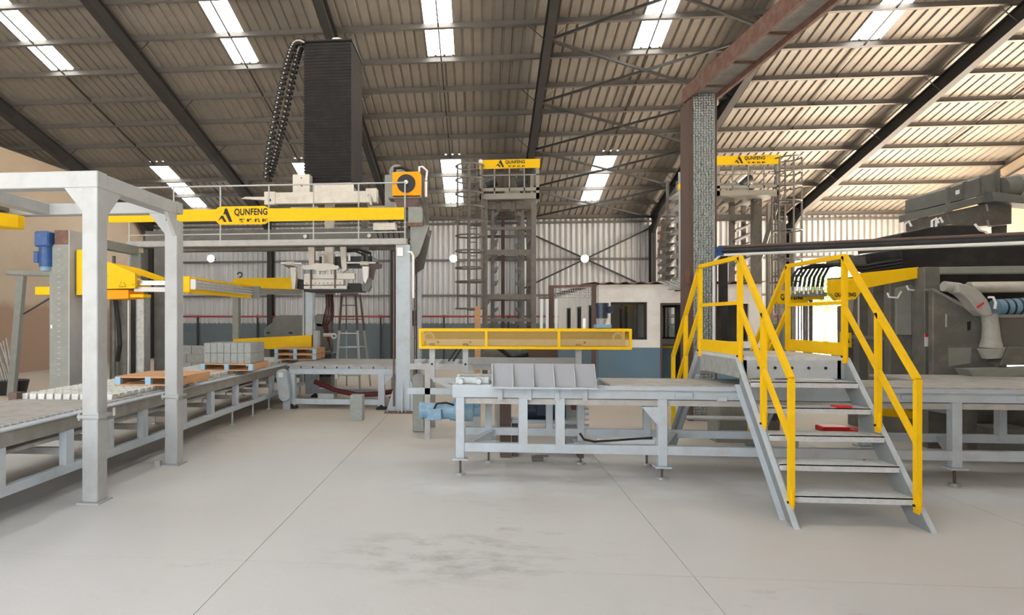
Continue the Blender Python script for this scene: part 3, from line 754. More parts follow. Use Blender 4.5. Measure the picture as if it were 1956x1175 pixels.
def chain(px, Y, name, w=.075):
    pts = []
    P = [at(x, y, Y) for x, y in px]
    for i in range(len(P) - 1):                    # Catmull-Rom through the measured run
        p0, p1, p2, p3 = P[max(i-1, 0)], P[i], P[i+1], P[min(i+2, len(P)-1)]
        for k in range(12):
            u = k / 12.0
            pts.append(.5 * ((2*p1) + (p2-p0)*u + (2*p0-5*p1+4*p2-p3)*u*u + (3*p1-p0-3*p2+p3)*u*u*u))
    pts.append(P[-1])
    m = MB(); acc = 0; last = pts[0]
    for i in range(len(pts) - 1):
        a, b = pts[i], pts[i+1]; d = (b - a)
        if (b - last).length > .058:
            mid = (a + b) / 2; q = d.normalized() * .023
            m.bar(mid - q, mid + q, .11, w, up=(0, 1, 0)); last = b
    core = MB(); core.tube(pts, .020, 6)
    o = core.build(name, 'rubber', t)
    m.build('links', 'bellows_cloth', o)['kind'] = 'stuff'
    g = MB()
    for i in range(2, len(pts) - 1, 2): g.bar(pts[i] - Vector((.012, .06, 0)), pts[i] + Vector((.012, -.06, 0)), .02, .02)
    g.build('link_pins', 'cream', o)['kind'] = 'stuff'
chain([(583, 84), (572, 80), (560, 88), (548, 125), (535, 180), (524, 235), (513, 295), (509, 345)], 10.75, 'drag_chain', .09)
chain([(583, 90), (574, 92), (568, 110), (556, 165), (544, 225), (532, 275), (522, 315), (512, 348)], 10.95, 'drag_chain', .07)
MB().pp([(565, 77), (578, 80), (578, 85), (563, 83)], 10.8, .12).build('chain_anchor', 'white', t)
# cream frame
MB().box(-3.83, -1.86, 10.50, 10.62, 3.615, 3.82).build('front_beam', 'cream', t, bevel=.006)
MB().box(-3.86, -3.66, 10.48, 10.64, 3.60, 3.835).build('beam_end', 'cream', t, bevel=.006)
MB().box(-2.02, -1.82, 10.48, 10.64, 3.61, 3.86).build('beam_end', 'cream', t, bevel=.006)
MB().box(-3.83, -1.86, 11.9, 12.02, 3.615, 3.82).build('rear_beam', 'cream', t)
MB().cyl((-3.76, 10.47, 3.68), (-3.76, 10.48, 3.68), .028, 12).build('wheel_pin', 'rubber', t)
MB().cyl((-1.96, 10.47, 3.72), (-1.96, 10.48, 3.72), .028, 12).build('wheel_pin', 'rubber', t)
MB().tube([(-1.96, 10.46, 3.72), (-1.93, 10.44, 3.68), (-1.91, 10.44, 3.55)], .028, 8).build('pipe_bend', 'cream', t)
MB().box(-3.36, -3.05, 10.55, 10.75, 3.82, 4.15).build('lift_drive_box', 'cream', t, bevel=.006)
for x, z in ((-3.2, 4.08), (-3.2, 3.95), (-3.19, 3.94)): MB().cyl((x, 10.545, z), (x, 10.55, z), .012, 8).build('box_screw', 'rubber', t)
MB().box(-3.0, -2.30, 10.62, 10.80, 3.82, 4.0).build('bellows_frame', 'cream', t, bevel=.006)
MB().box(bx0, bx1, 10.82, by1, 3.8, 4.0).build('bellows_seat', 'dark_machine', t)
MB().pp([(470, 376), (512, 376), (512, 383), (460, 379)], 10.7, .08).build('chain_tray', 'cream', t)
# the mast through the gantry and the clamp head
MB().box(-2.86, -2.70, 10.88, 11.0, 2.5, 3.8).build('mast', 'cream', t)
MB().box(-2.2, -2.08, 10.98, 11.1, 2.5, 3.8).build('mast', 'dark_machine', t)
MB().box(-3.0, -2.0, 11.02, 11.7, 2.55, 2.72).build('head_carrier', 'black_paint', t)
YH = 10.7
def PX(pts, Y, dy, name, m_, bev=0): return MB().pp(pts, Y, dy).build(name, m_, t, bevel=bev)
PX([(578, 507), (590, 507), (600, 503), (634, 503), (640, 507), (645, 507), (648, 511), (645, 515), (624, 516), (620, 518), (606, 518), (600, 515), (580, 515), (577, 511)], YH, .08, 'rocker_plate', 'cream', .004)
PX([(588, 466), (600, 466), (600, 506), (590, 506)], YH + .1, .1, 'hanger', 'cream')
PX([(649, 466), (659, 466), (662, 515), (655, 520), (652, 508)], YH + .1, .1, 'hanger', 'cream')
a, b = at(537, 503, YH + .15), at(577, 504, YH + .15); MB().cyl(a, b, .024, 10).build('shaft', 'chrome', t, smooth=True)
a, b = at(660, 502, YH + .15), at(718, 502, YH + .15); MB().cyl(a, b, .024, 10).build('shaft', 'chrome', t, smooth=True)
for px in (555, 696):
    a, b = at(px - 8, 503, YH + .15), at(px + 8, 503, YH + .15); MB().cyl(a, b, .038, 12).build('shaft_bearing', 'cream', t, smooth=True)
PX([(554, 511), (565, 511), (565, 535), (563, 552), (558, 552)], YH + .05, .12, 'clamp_jaw', 'cream')
PX([(692, 509), (703, 509), (702, 530), (698, 542), (694, 536)], YH + .05, .12, 'clamp_jaw', 'white')
PX([(563, 532), (578, 534), (578, 553), (563, 551)], YH + .2, .4, 'jaw_pad', 'rubber')
PX([(664, 541), (686, 541), (690, 554), (664, 554)], YH + .1, .4, 'jaw_pad', 'rubber')
PX([(690, 545), (702, 535), (708, 530), (707, 548), (702, 557), (692, 556)], YH + .1, .2, 'jaw_finger', 'dark_machine')
PX([(703, 505), (716, 500), (729, 505), (727, 512), (716, 514), (712, 534), (705, 532)], YH + .2, .1, 'toggle_arm', 'brown_paint')
PX([(540, 506), (552, 506), (566, 510), (566, 514), (552, 513)], YH + .2, .08, 'toggle_arm', 'brown_paint')
PX([(581, 523), (594, 523), (594, 534), (581, 534)], YH + .02, .12, 'guide_block', 'cream')
PX([(643, 522), (677, 522), (677, 533), (643, 533)], YH + .02, .12, 'guide_block', 'cream')
PX([(595, 524), (641, 524), (641, 532), (595, 532)], YH + .04, .1, 'cross_bar', 'cream')
for px in (605, 627): PX([(px, 516), (px + 5, 516), (px + 5, 525), (px, 525)], YH + .03, .06, 'link', 'cream')
for px in (592, 638): PX([(px, 515), (px + 3, 515), (px + 3, 551), (px, 551)], YH - .02, .04, 'tie_rod', 'brown_paint')
pl = PX([(580, 534), (656, 534), (656, 544), (580, 544)], YH, .14, 'head_plate', 'cream', .004)
PX([(580, 546), (662, 546), (662, 552), (580, 552)], YH, .16, 'lower_plate', 'cream', .004)
PX([(580, 553), (690, 553), (690, 557), (580, 557)], YH + .05, .5, 'base_pad', 'rubber')
for px in (586, 602, 610, 618, 626, 634, 650):
    c = at(px, 541, YH - .004); MB().cyl(c, c + Vector((0, .006, 0)), .010, 8).build('plate_bolt', 'rubber', pl)
for k, (x0, y0) in enumerate(((672, 478), (676, 480), (668, 482))):
    MB().tube([at(x0 - 20, y0, YH + .3), at(x0 + 10, y0 - 2, YH + .3), at(x0 + 36 - 4*k, y0 + 5, YH + .25), at(x0 + 36 - 4*k, y0 + 18, YH + .2)], .018, 7).build('hydraulic_hose', 'rubber', t)
c = at(667, 487, YH + .05); MB().cyl(c, c - Vector((0, 0, .11)), .022, 10).build('filter_cup', 'white', t)
MB().tube([at(608, 484, YH + .1), at(630, 485, YH + .08), at(650, 482, YH + .1)], .012, 6).build('air_line', 'cream', t)
c = at(618, 488, YH + .06); MB().cyl(c, at(618, 503, YH + .06), .026, 10, .032).build('valve', 'cream', t)

# ---- roller table below the head
t = thing('roller_table', 'pale grey table frame with slotted top below the clamp head', 'table', (-2.4, 10.5, 0))
Yt = 10.2
MB().box(-3.32, -1.42, Yt, Yt + .10, .60, .70).build('front_rail', 'conveyor_paint', t, bevel=.004)
MB().box(-3.32, -1.42, Yt + 1.5, Yt + 1.6, .60, .70).build('rear_rail', 'conveyor_paint', t)
MB().box(-3.34, -1.44, Yt - .02, Yt + 1.62, .74, .765).build('top_plate', 'deck_plate', t)
for k in range(9):
    x = -3.30 + k * .212
    MB().box(x, x + .19, Yt - .01, Yt + .06, .70, .742).build('edge_block', 'frame_paint', t)
for x in (-3.32, -1.75):
    for y in (Yt, Yt + 1.5):
        MB().box(x, x + .11, y, y + .10, .05, .60).build('leg', 'conveyor_paint', t)
        MB().prism([(x - .03, 0), (x + .14, 0), (x + .14, .03), (x + .055, .09), (x - .03, .03)], 'y', y - .02, y + .12).build('foot', 'rubber', t)
MB().box(-3.22, -1.75, Yt + .01, Yt + .08, .08, .17).build('bottom_rail', 'conveyor_paint', t)
MB().box(-3.22, -1.75, Yt + 1.51, Yt + 1.58, .08, .17).build('bottom_rail', 'conveyor_paint', t)
MB().prism([(-1.64, .60), (-1.47, .60), (-1.64, .44)], 'y', Yt + .02, Yt + .05).build('corner_gusset', 'conveyor_paint', t)
MB().box(-2.50, -2.44, Yt - .03, Yt + .02, .52, .62).build('clamp_lug', 'frame_paint', t)
MB().tube([(-3.0, Yt + .5, .42), (-2.6, Yt + .45, .27), (-2.2, Yt + .4, .20), (-1.8, Yt + .4, .22), (-1.4, Yt + .4, .3)], .045, 8).build('feed_hose', 'red_rope', t)
MB().box(-2.83, -2.55, Yt + .1, Yt + .35, .17, .25).build('drip_tray', 'frame_paint', t)
# chain guard between table and conveyor
t = thing('chain_guard', 'pale grey rounded chain guard at the corner of slat conveyor and table', 'guard', (-3.46, 10.0, 0))
def link_plate(cx1, cz1, cx2, cz2, r, n=10):
    a0 = math.atan2(cz2 - cz1, cx2 - cx1); pts = []
    for i in range(n + 1): an = a0 + PI/2 + PI * i / n; pts.append((cx1 + r * math.cos(an), cz1 + r * math.sin(an)))
    for i in range(n + 1): an = a0 - PI/2 + PI * i / n; pts.append((cx2 + r * math.cos(an), cz2 + r * math.sin(an)))
    return pts
a, b = at(538, 716, 10.0), at(543, 756, 10.0)
MB().prism(link_plate(a.x, a.z, b.x, b.z, .095), 'y', 9.98, 10.10).build('cover', 'conveyor_paint', t, bevel=.006)
MB().box(a.x - .05, a.x + .03, 9.974, 9.98, a.z - .04, a.z + .04).build('notice', 'white', t)
MB().box(b.x - .06, b.x + .06, 10.1, 10.16, 0, b.z - .02).build('support', 'conveyor_paint', t)

# ---- stepladder behind the table
t = thing('stepladder', 'tall aluminium stepladder, brown towards the top, standing behind the roller table', 'ladder', (-2.9, 13.4, 0))
xl, xr, Yl = at(642, 700, 13.2).x, at(690, 700, 13.2).x, 13.1; zt = 2.10; cxl = (xl + xr) / 2
def P(s, z, back=False): 
    f = z / zt; wdt = (xr - xl) / 2 * (1 - .45 * f)
    return Vector((cxl + s * wdt + (.10 if back else 0) * (1), (Yl + .72 - .62 * f * 0 - .62 * f) if back else Yl + .10 * f, z))
for back in (False, True):
    for s in (-1, 1):
        o = MB().bar(P(s, 0, back), P(s, 1.3, back), .03, .05).build('rail', 'aluminium', t)
        MB().bar(P(s, 1.3, back), P(s, zt, back), .03, .05).build('upper_rail', 'brown_paint', t)  # upper parts coloured brown to imitate a warm reflection on the aluminium
for k in range(1, 7):
    z = k * .31
    MB().bar(P(-1, z), P(1, z), .07, .02).build('step', 'aluminium' if z < 1.3 else 'brown_paint', t)
    if k % 2: MB().bar(P(-1, z, True), P(1, z, True), .02, .02).build('rear_stay', 'aluminium' if z < 1.3 else 'brown_paint', t)
MB().box(cxl - .17, cxl + .20, Yl + .02, Yl + .24, zt - .02, zt + .03).build('top_cap', 'brown_paint', t)

# ---- tapered yellow booms on their post, with the machine behind
t = thing('boom_post', 'grey post with two tapered yellow booms beyond the block stack', 'machine', at(590, 700, 12.3).xy.to_3d())
a, b = at(583, 450, 12.3), at(597, 700, 12.3)
MB().box(a.x, b.x, 12.3, 12.5, 0, 2.6).build('post', 'conveyor_paint', t, bevel=.006)
MB().box(a.x - .06, a.x - .02, 12.3, 12.36, .9, 2.6).build('conduit', 'frame_paint', t)
MB().pp([(445, 648), (595, 640), (595, 667), (512, 667), (445, 657)], 12.18, .10).build('lower_boom', 'yellow', t, bevel=.005)
MB().pp([(445, 532), (568, 530), (568, 553), (500, 551), (462, 543), (445, 543)], 12.18, .10).build('upper_boom', 'yellow', t, bevel=.005)
MB().ring(at(458, 525, 12.2), (0, 1, 0), .05, .014, 12, 6, -PI*.7, PI*.8).build('hook', 'rubber', t)
MB().pp([(598, 632), (607, 632), (607, 674), (598, 674)], 12.2, .2).build('switch_box', 'frame_paint', t)
a, b = at(444, 565, 12.9), at(455, 700, 12.9); MB().box(a.x, b.x, 12.9, 13.05, 0, a.z).build('far_post', 'machine_grey', t)
MB().box(a.x, at(583, 500, 12.9).x, 12.92, 13.02, 2.10, 2.24).build('tie_beam', 'machine_grey', t)
t = thing('feed_hopper', 'dark grey sheet metal hopper with chamfered side behind the lower yellow boom', 'hopper', at(545, 700, 14.0).xy.to_3d())
MB().pp([(504, 640), (504, 628), (520, 616), (520, 608), (536, 602), (588, 602), (588, 668), (518, 668)], 14.0, .9).build('body', 'hopper_grey', t, bevel=.01)
for px in (512, 555):
    c = at(px, 636, 13.99); MB().box(c.x - .04, c.x + .04, 13.985, 13.999, c.z - .02, c.z + .02).build('vent_slot', 'rubber', t)
for px in (512, 578):
    c = at(px, 668, 14.1); MB().box(c.x - .05, c.x + .05, 14.1, 14.7, 0, c.z + .02).build('leg', 'hopper_grey', t)
t = thing('hydraulic_unit', 'dark hydraulic unit with hanging hoses beside the stepladder', 'machine', at(620, 700, 13.6).xy.to_3d())
MB().pp([(600, 675), (632, 675), (632, 720), (600, 720)], 13.4, .7).build('tank', 'black_paint', t, bevel=.02)
c = at(616, 720, 13.5); MB().box(c.x - .2, c.x + .2, 13.45, 14.0, 0, c.z + .05).build('base', 'dark_machine', t)
MB().pp([(602, 615), (622, 618), (630, 640), (630, 668), (604, 675)], 13.5, .4).build('pump_body', 'dark_machine', t, bevel=.03)
c = at(618, 640, 13.4); MB().cyl(c, c + Vector((.2, 0, 0)), .04, 12).build('cylinder', 'cream', t)
MB().ring(at(638, 642, 13.35), (0, 1, 0), .05, .016, 14, 6).build('lifting_eye', 'white', t)
MB().box(at(603, 600, 13.5).x, at(620, 600, 13.5).x, 13.5, 13.8, at(603, 625, 13.5).z, at(603, 600, 13.5).z).build('valve_block', 'machine_grey', t, bevel=.02)
for k in range(6):
    x = 622 + k * 2.6
    MB().tube([at(x, 560, 13.5 + .03 * k), at(x + 2, 585, 13.45), at(x - 3 + k, 605, 13.42), at(616 + k * 2, 622, 13.45), at(624 + k * 1.5, 640 + 6 * k, 13.42)], .016, 6).build('hose', 'red_rope' if k % 2 else 'rubber', t)
MB().pp([(600, 556), (634, 556), (634, 562), (600, 562)], 13.4, .3).build('hose_bracket', 'dark_machine', t)
MB().pp([(632, 556), (636, 556), (636, 720), (632, 720)], 13.75, .05).build('bracket_post', 'dark_machine', t)

# ================================================================== FRONT CONVEYOR, STAIRS, GUARD
YC, YCB = 5.98, 6.62
t = thing('pallet_conveyor', 'long blue-grey steel conveyor on screw feet running across to the block machine', 'conveyor', (2.5, 6.3, 0))
XA, XB = -.28, 8.2
MB().box(XA, XB, YC, YC + .07, .775, .90).build('front_beam', 'conveyor_paint', t, bevel=.004)
MB().box(XA, XB, YCB - .07, YCB, .775, .90).build('rear_beam', 'conveyor_paint', t, bevel=.004)
MB().box(XA, XA + .06, YC + .07, YCB - .07, .78, .895).build('end_beam', 'conveyor_paint', t)
MB().box(XA + .05, XB, YC + .03, YC + .08, .71, .765).build('lower_chord', 'conveyor_dusty', t)
MB().box(1.25, XB, YC - .03, YCB + .01, .90, .918).build('deck_plate', 'deck_plate', t)
MB().box(1.19, XB, YC - .035, YC - .005, .865, .905).build('edge_angle', 'conveyor_paint', t)
for x in (-.2, -.02, .16): MB().cyl((x, YC + .02, .93), (x, YCB, .93), .028, 12).build('roller', 'galvanised', t, smooth=True)
MB().box(-.25, .08, YC + .12, YC + .16, .90, .965).build('chain_rail', 'galvanised', t)
MB().box(-.25, 1.2, YC + .45, YC + .50, .90, .965).build('chain_rail', 'galvanised', t)
def leg(x, y, w, z0, foot=True, big=True):
    l = MB().box(x, x + w, y, y + .08, z0, .775).build('leg', 'conveyor_paint', t, bevel=.004)
    if foot:
        cx = x + w / 2
        MB().box(cx - .075, cx + .075, y - .03, y + .11, z0 - .015, z0).build('foot_flange', 'conveyor_paint', l)
        MB().cyl((cx, y + .04, .02), (cx, y + .04, z0 + .04), .012, 8).build('jack_screw', 'brown_paint', l)
        MB().cyl((cx, y + .04, .0), (cx, y + .04, .02), .05, 12).build('foot_pad', 'galvanised', l)
leg(-.245, YC, .085, .17); leg(1.71, YC, .085, .13); leg(4.36, YC, .085, .17)
for x in (.05, 1.03, 1.72): leg(x, YCB - .09, .075, .25)
leg(3.9, YCB - .09, .075, .25)
for x in (.375, .735): MB().box(x, x + .085, YC + .005, YC + .08, .32, .775).build('upright', 'conveyor_paint', t)
for x in (.70, 2.9, 5.2): MB().box(x, x + .07, YCB - .09, YCB - .02, .32, .775).build('upright', 'conveyor_paint', t)
MB().box(-.16, XB, YC + .005, YC + .075, .235, .325).build('bottom_rail', 'conveyor_paint', t, bevel=.004)
MB().box(-.16, XB, YCB - .08, YCB - .02, .30, .38).build('bottom_rail', 'conveyor_paint', t)
for x in (-.12, 1.78, 3.0, 4.4): MB().bar((x, YC + .08, .29), (x + .25, YCB - .08, .34), .06, .05).build('cross_tie', 'conveyor_paint', t)
MB().prism([(1.56, .70), (1.71, .70), (1.71, .52)], 'y', YC + .02, YC + .05).build('corner_gusset', 'conveyor_paint', t)
MB().box(1.15, 1.7, YC + .09, YC + .13, .325, .37).build('cable_tray', 'conveyor_paint', t)
MB().tube([(.98, YC + .1, .42), (1.02, YC + .09, .36), (1.12, YC + .09, .34), (1.68, YC + .1, .385)], .012, 6).build('cable', 'rubber', t)
for x in (1.86, 3.9, 4.9): MB().box(x, x + .16, YC - .025, YC, .80, .845).build('lug', 'conveyor_paint', t)
MB().box(2.25, 2.34, YC - .02, YC - .002, .77, .81).build('lug', 'conveyor_paint', t)
# pusher plate with ribs
dp = MB().prism([(YC - .10, .90), (YC - .085, .90), (YC - .005, 1.115), (YC - .02, 1.115)], 'x', .105, 1.10).build('guide_plate', 'plate_grey', t)
MB().box(.10, 1.105, YC - .17, YC - .01, .885, .90).build('plate_flange', 'conveyor_paint', dp)
for k in range(6):
    x = .108 + k * .196
    MB().prism([(YC - .165, .90), (YC - .09, .90), (YC - .015, 1.115), (YC - .035, 1.115)], 'x', x, x + .012).build('rib', 'frame_paint', dp)
for x in (.17, .45, .72, .99):
    MB().box(x, x + .045, YC - .02, YC - .002, .76, .89).build('bracket', 'conveyor_paint', dp)
# gear motor on its end
mt = thing('gear_motor', 'light blue gear motor at the near end of the pallet conveyor', 'motor', (-.4, 6.35, .5))
MB().cyl((-.63, 6.34, .585), (-.32, 6.34, .585), .085, 20).build('motor_body', 'motor_pale', mt, smooth=True)
MB().cyl((-.64, 6.34, .585), (-.60, 6.34, .585), .09, 20).build('fan_cowl', 'motor_pale', mt, smooth=True)
MB().box(-.55, -.40, 6.22, 6.30, .50, .62).build('terminal_box', 'motor_pale', mt, bevel=.01)
MB().cyl((-.32, 6.34, .585), (-.27, 6.34, .585), .10, 20).build('flange', 'motor_pale', mt)
MB().cyl((-.27, 6.34, .60), (-.08, 6.34, .60), .12, 20).build('gearbox', 'motor_pale', mt, smooth=True)
MB().cyl((-.08, 6.34, .60), (.0, 6.34, .60), .07, 16).build('output_boss', 'motor_pale', mt)
MB().tube([(-.48, 6.24, .62), (-.45, 6.2, .68), (-.35, 6.2, .69), (-.28, 6.25, .66)], .012, 6).build('cable', 'rubber', mt)
MB().box(-.20, -.12, 6.30, 6.40, .70, .775).build('mounting_bracket', 'conveyor_paint', mt)
# navy motors under the conveyor
t = thing('drive_unit', 'dark navy drive motor with brown brackets below the pallet conveyor', 'motor', (.75, 7.0, .3))
MB().cyl((.50, 7.0, .52), (.95, 7.0, .52), .10, 16).build('motor_body', 'motor_navy', t, smooth=True)
MB().box(.62, .78, 6.86, 6.95, .47, .60).build('terminal_box', 'motor_navy', t, bevel=.01)
MB().box(.35, 1.15, 6.9, 7.1, .38, .42).build('bed_plate', 'conveyor_paint', t)
for x in (.36, 1.09): MB().box(x, x + .06, 6.92, 7.08, 0, .38).build('leg', 'brown_paint', t)
MB().box(.22, .34, 6.85, 7.05, .0, .75).build('side_bracket', 'brown_paint', t)
MB().cyl((1.02, 6.95, .62), (1.10, 6.95, .62), .09, 14).build('sprocket', 'rust', t)
for k in range(6): MB().box(1.12, 1.2, 6.9, 6.93, .36 + k * .06, .385 + k * .06).build('chain_guard_slat', 'galvanised', t)
tag(MB().box(.56, .68, 6.62, 6.74, 0, .045).box(.60, .74, 6.66, 6.70, .045, .06).build('scrap_iron', 'dark_machine'), 'small dark metal lump lying under the pallet conveyor', 'scrap')

bpy.data.objects['drive_unit'].location.y -= .07
# ---- yellow mesh guard over the second conveyor
YG = 7.0
t = thing('mesh_guard', 'long yellow framed mesh guard box on grey uprights behind the pallet conveyor', 'guard', (.5, 7.2, .7))
x0, x1, z0, z1 = -.72, 1.71, 1.205, 1.44
for y in (YG, YG + .34):
    MB().box(x0, x1, y, y + .03, z1 - .03, z1).build('top_bar', 'yellow', t)
    MB().box(x0, x1, y, y + .03, z0, z0 + .03).build('bottom_bar', 'yellow', t)
for x in (x0, .05, .88, x1 - .03): MB().box(x, x + .03, YG, YG + .03, z0 + .03, z1 - .03).build('upright_bar', 'yellow', t)
for x in (x0, x1 - .03):
    MB().box(x, x + .03, YG + .34, YG + .37, z0 + .03, z1 - .03).build('upright_bar', 'yellow', t)
    for z in (z0, z1 - .03): MB().box(x, x + .03, YG + .03, YG + .34, z, z + .03).build('end_bar', 'yellow', t)
def meshpanel(xa, xb, za, zb, y, s=.0125, w=.0034):
    m = MB(); n = int((xb - xa) / s)
    for i in range(1, n): m.box(xa + i*s - w/2, xa + i*s + w/2, y, y + .002, za, zb)
    n = int((zb - za) / s)
    for i in range(1, n): m.box(xa, xb, y + .002, y + .004, za + i*s - w/2, za + i*s + w/2)
    return m
for xa, xb in ((x0 + .03, .05), (.08, .88), (.91, x1 - .03)):
    o = meshpanel(xa, xb, z0 + .03, z1 - .03, YG + .012).build('mesh_panel', 'ochre_mesh', t); o['kind'] = 'stuff'
MB().box(x0 + .08, x1 - .06, YG + .10, YG + .16, z0 + .04, z0 + .11).build('chain_beam', 'cream', t)
for x in (-.5, -.12, 1.2): MB().cyl((x, YG + .09, z0 + .075), (x, YG + .1, z0 + .075), .012, 8).build('beam_bolt', 'rubber', t)
for x in (-.67, 1.52): MB().ring((x + .06, YG + .12, z0 + .13), (0, 1, 0), .055, .012, 20, 6).build('sprocket', 'cream', t)
MB().box(x0, x1, YG + .345, YG + .35, z0 + .03, z1 - .03).build('back_sheet', 'guard_inside', t)
for x, zb in ((-.605, .86), (-.21, .92), (1.10, .92)):
    MB().box(x, x + .065, YG + .10, YG + .16, zb, z0 + .06).build('stand_post', 'frame_paint', t)
    MB().cyl((x + .032, YG + .09, 1.02), (x + .032, YG + .10, 1.02), .014, 8).build('stand_bolt', 'rubber', t)
MB().prism([(-.605, .86), (.0, .86), (.0, .80), (-.50, .80)], 'y', YG + .10, YG + .16).build('stand_foot', 'frame_paint', t)
MB().bar((-.56, YG + .13, .84), (-.18, YG + .13, .68), .05, .05).build('stand_brace', 'frame_paint', t)
MB().box(-.18, .0, YG + .09, YG + .17, 0, .80).build('stand_leg', 'frame_paint', t)
MB().box(.98, 1.17, YG + .09, YG + .17, 0, .93).build('stand_leg', 'frame_paint', t)
# vertical motor on top of the guard
mv = thing('vertical_motor', 'dark navy vertical motor standing on the right end of the yellow guard', 'motor', at(1150, 632, YG + .2))
c = at(1150, 632, YG + .2); bz = z1
MB().box(c.x - .08, c.x + .09, YG + .1, YG + .3, bz, bz + .05).build('gearbox', 'motor_pale', mv, bevel=.01)
MB().cyl((c.x, YG + .2, bz + .05), (c.x, YG + .2, bz + .12), .035, 14, .06).build('neck', 'galvanised', mv, smooth=True)
MB().cyl((c.x, YG + .2, bz + .12), (c.x, YG + .2, bz + .27), .07, 18).build('motor_body', 'motor_navy', mv, smooth=True)
MB().cyl((c.x, YG + .2, bz + .27), (c.x, YG + .2, bz + .30), .078, 18).build('fan_cowl', 'motor_navy', mv)
MB().box(c.x + .06, c.x + .12, YG + .15, YG + .25, bz + .18, bz + .26).build('terminal_box', 'motor_navy', mv)
tag(MB().cyl((c.x - .20, YG + .2, z1), (c.x - .20, YG + .2, z1 + .12), .022, 10).build('sensor_post', 'white'), 'short white sensor post on the yellow guard beside the navy motor', 'sensor')

# ---- second conveyor seen below the guard
t = thing('chain_conveyor', 'pale grey chain conveyor behind the guard, in front of the tower', 'conveyor', (.3, 8.2, 0))
for y, za, zb in ((7.75, .90, .975), (8.6, .90, .975)):
    MB().box(-.95, 1.3, y, y + .06, za, zb).build('rail', 'frame_paint', t)
MB().box(-.2, 1.2, 7.55, 7.62, 1.0, 1.07).build('side_guide', 'frame_paint', t)
for k in range(9): MB().cyl((-.8 + k * .24, 7.8, .955), (-.8 + k * .24, 8.62, .955), .03, 10).build('roller', 'galvanised', t)
for x in (-.72, .2, 1.1):
    for y in (7.75, 8.6): MB().box(x, x + .07, y, y + .06, 0, .90).build('leg', 'conveyor_dusty', t)
MB().box(-.95, 1.3, 7.75, 7.81, .58, .66).build('lower_rail', 'conveyor_paint', t)
MB().box(-.93, -.76, 8.2, 8.5, 0, .78).build('drive_box', 'machine_grey', t, bevel=.02)
MB().tube([(.2, 7.9, 1.2), (.4, 7.9, 1.05), (.7, 8.0, 1.1), (.9, 8.0, 1.22)], .03, 8).build('pneumatic_hose', 'rubber', t)
MB().box(.05, .55, 8.0, 8.3, 1.0, 1.16).build('gripper', 'dark_machine', t, bevel=.02)
MB().box(.62, 1.0, 7.9, 8.2, 1.0, 1.2).build('gripper', 'brown_paint', t, bevel=.02)
for k, x in enumerate((-.42, -.36)): MB().tube([(x, 7.9, 1.0), (x + .12, 7.88, 1.18), (x + .25, 7.9, 1.22)], .012, 6).build('cable', 'rubber', t)

# ---- crossover stair with yellow rails
XL, XR = 2.35, 3.25
YF, YBK, ZP = 5.70, 6.70, 1.215
t = thing('crossover_stair', 'galvanised crossover stair and platform with yellow handrails over the pallet conveyor', 'stairs', (2.8, 6.2, 0))
RUN = 1.04
MB().box(XL, XR, YF, YBK, ZP - .035, ZP).build('platform_plate', 'tread_plate', t)
for y in (YF, YBK - .01):
    o = MB().box(XL + .03, XR - .03, y, y + .01, ZP - .20, ZP - .035).build('platform_apron', 'conveyor_paint', t)
    for k in range(5):
        x = XL + .16 + k * .145
        MB().cyl((x, y - .003, ZP - .105), (x, y + .013, ZP - .105), .014, 10).build('bolt_hole', 'rubber', o)
for x in (XL, XR - .06): MB().box(x, x + .06, YF, YBK, ZP - .20, ZP - .035).build('platform_side', 'galvanised', t)
def stringer(x, sg, ye, ytop, inner):
    # channel from the floor to the platform: web plus two flanges
    d = Vector((0, ytop - ye, ZP)).normalized(); nrm = Vector((0, -d.z * (1 if ytop > ye else -1), abs(d.y)))
    a = Vector((x, ye, 0)); b = Vector((x, ytop, ZP - .02))
    off = Vector((0, 0, -.17)); 
    m = MB()
    L = (ytop - ye)
    def y_at(z): return ye + L * z / ZP
    m.prism([(ye, .0), (ytop, ZP - .01), (ytop, ZP - .27), (ye + L * .21, 0)], 'x', x - .004, x + .004)
    m.build('stringer_web', 'stringer_shaded', t)
    w = .045 * inner
    f1 = MB().add([(x, ye, 0), (x + w, ye, 0), (x + w, ytop, ZP - .01), (x, ytop, ZP - .01), (x, ye + L*.012, 0), (x + w, ye + L*.012, 0), (x + w, ytop, ZP - .022), (x, ytop, ZP - .022)], [(0,1,2,3),(4,7,6,5),(0,4,5,1),(1,5,6,2),(2,6,7,3),(3,7,4,0)])
    f1.build('stringer_flange', 'conveyor_paint', t)
    y2 = ye + L * .21
    f2 = MB().add([(x, y2, 0), (x + w, y2, 0), (x + w, ytop, ZP - .27), (x, ytop, ZP - .27), (x, y2 - L*.012, 0), (x + w, y2 - L*.012, 0), (x + w, ytop, ZP - .258), (x, ytop, ZP - .258)], [(0,1,2,3),(4,7,6,5),(0,4,5,1),(1,5,6,2),(2,6,7,3),(3,7,4,0)])
    f2.build('stringer_flange', 'conveyor_paint', t)
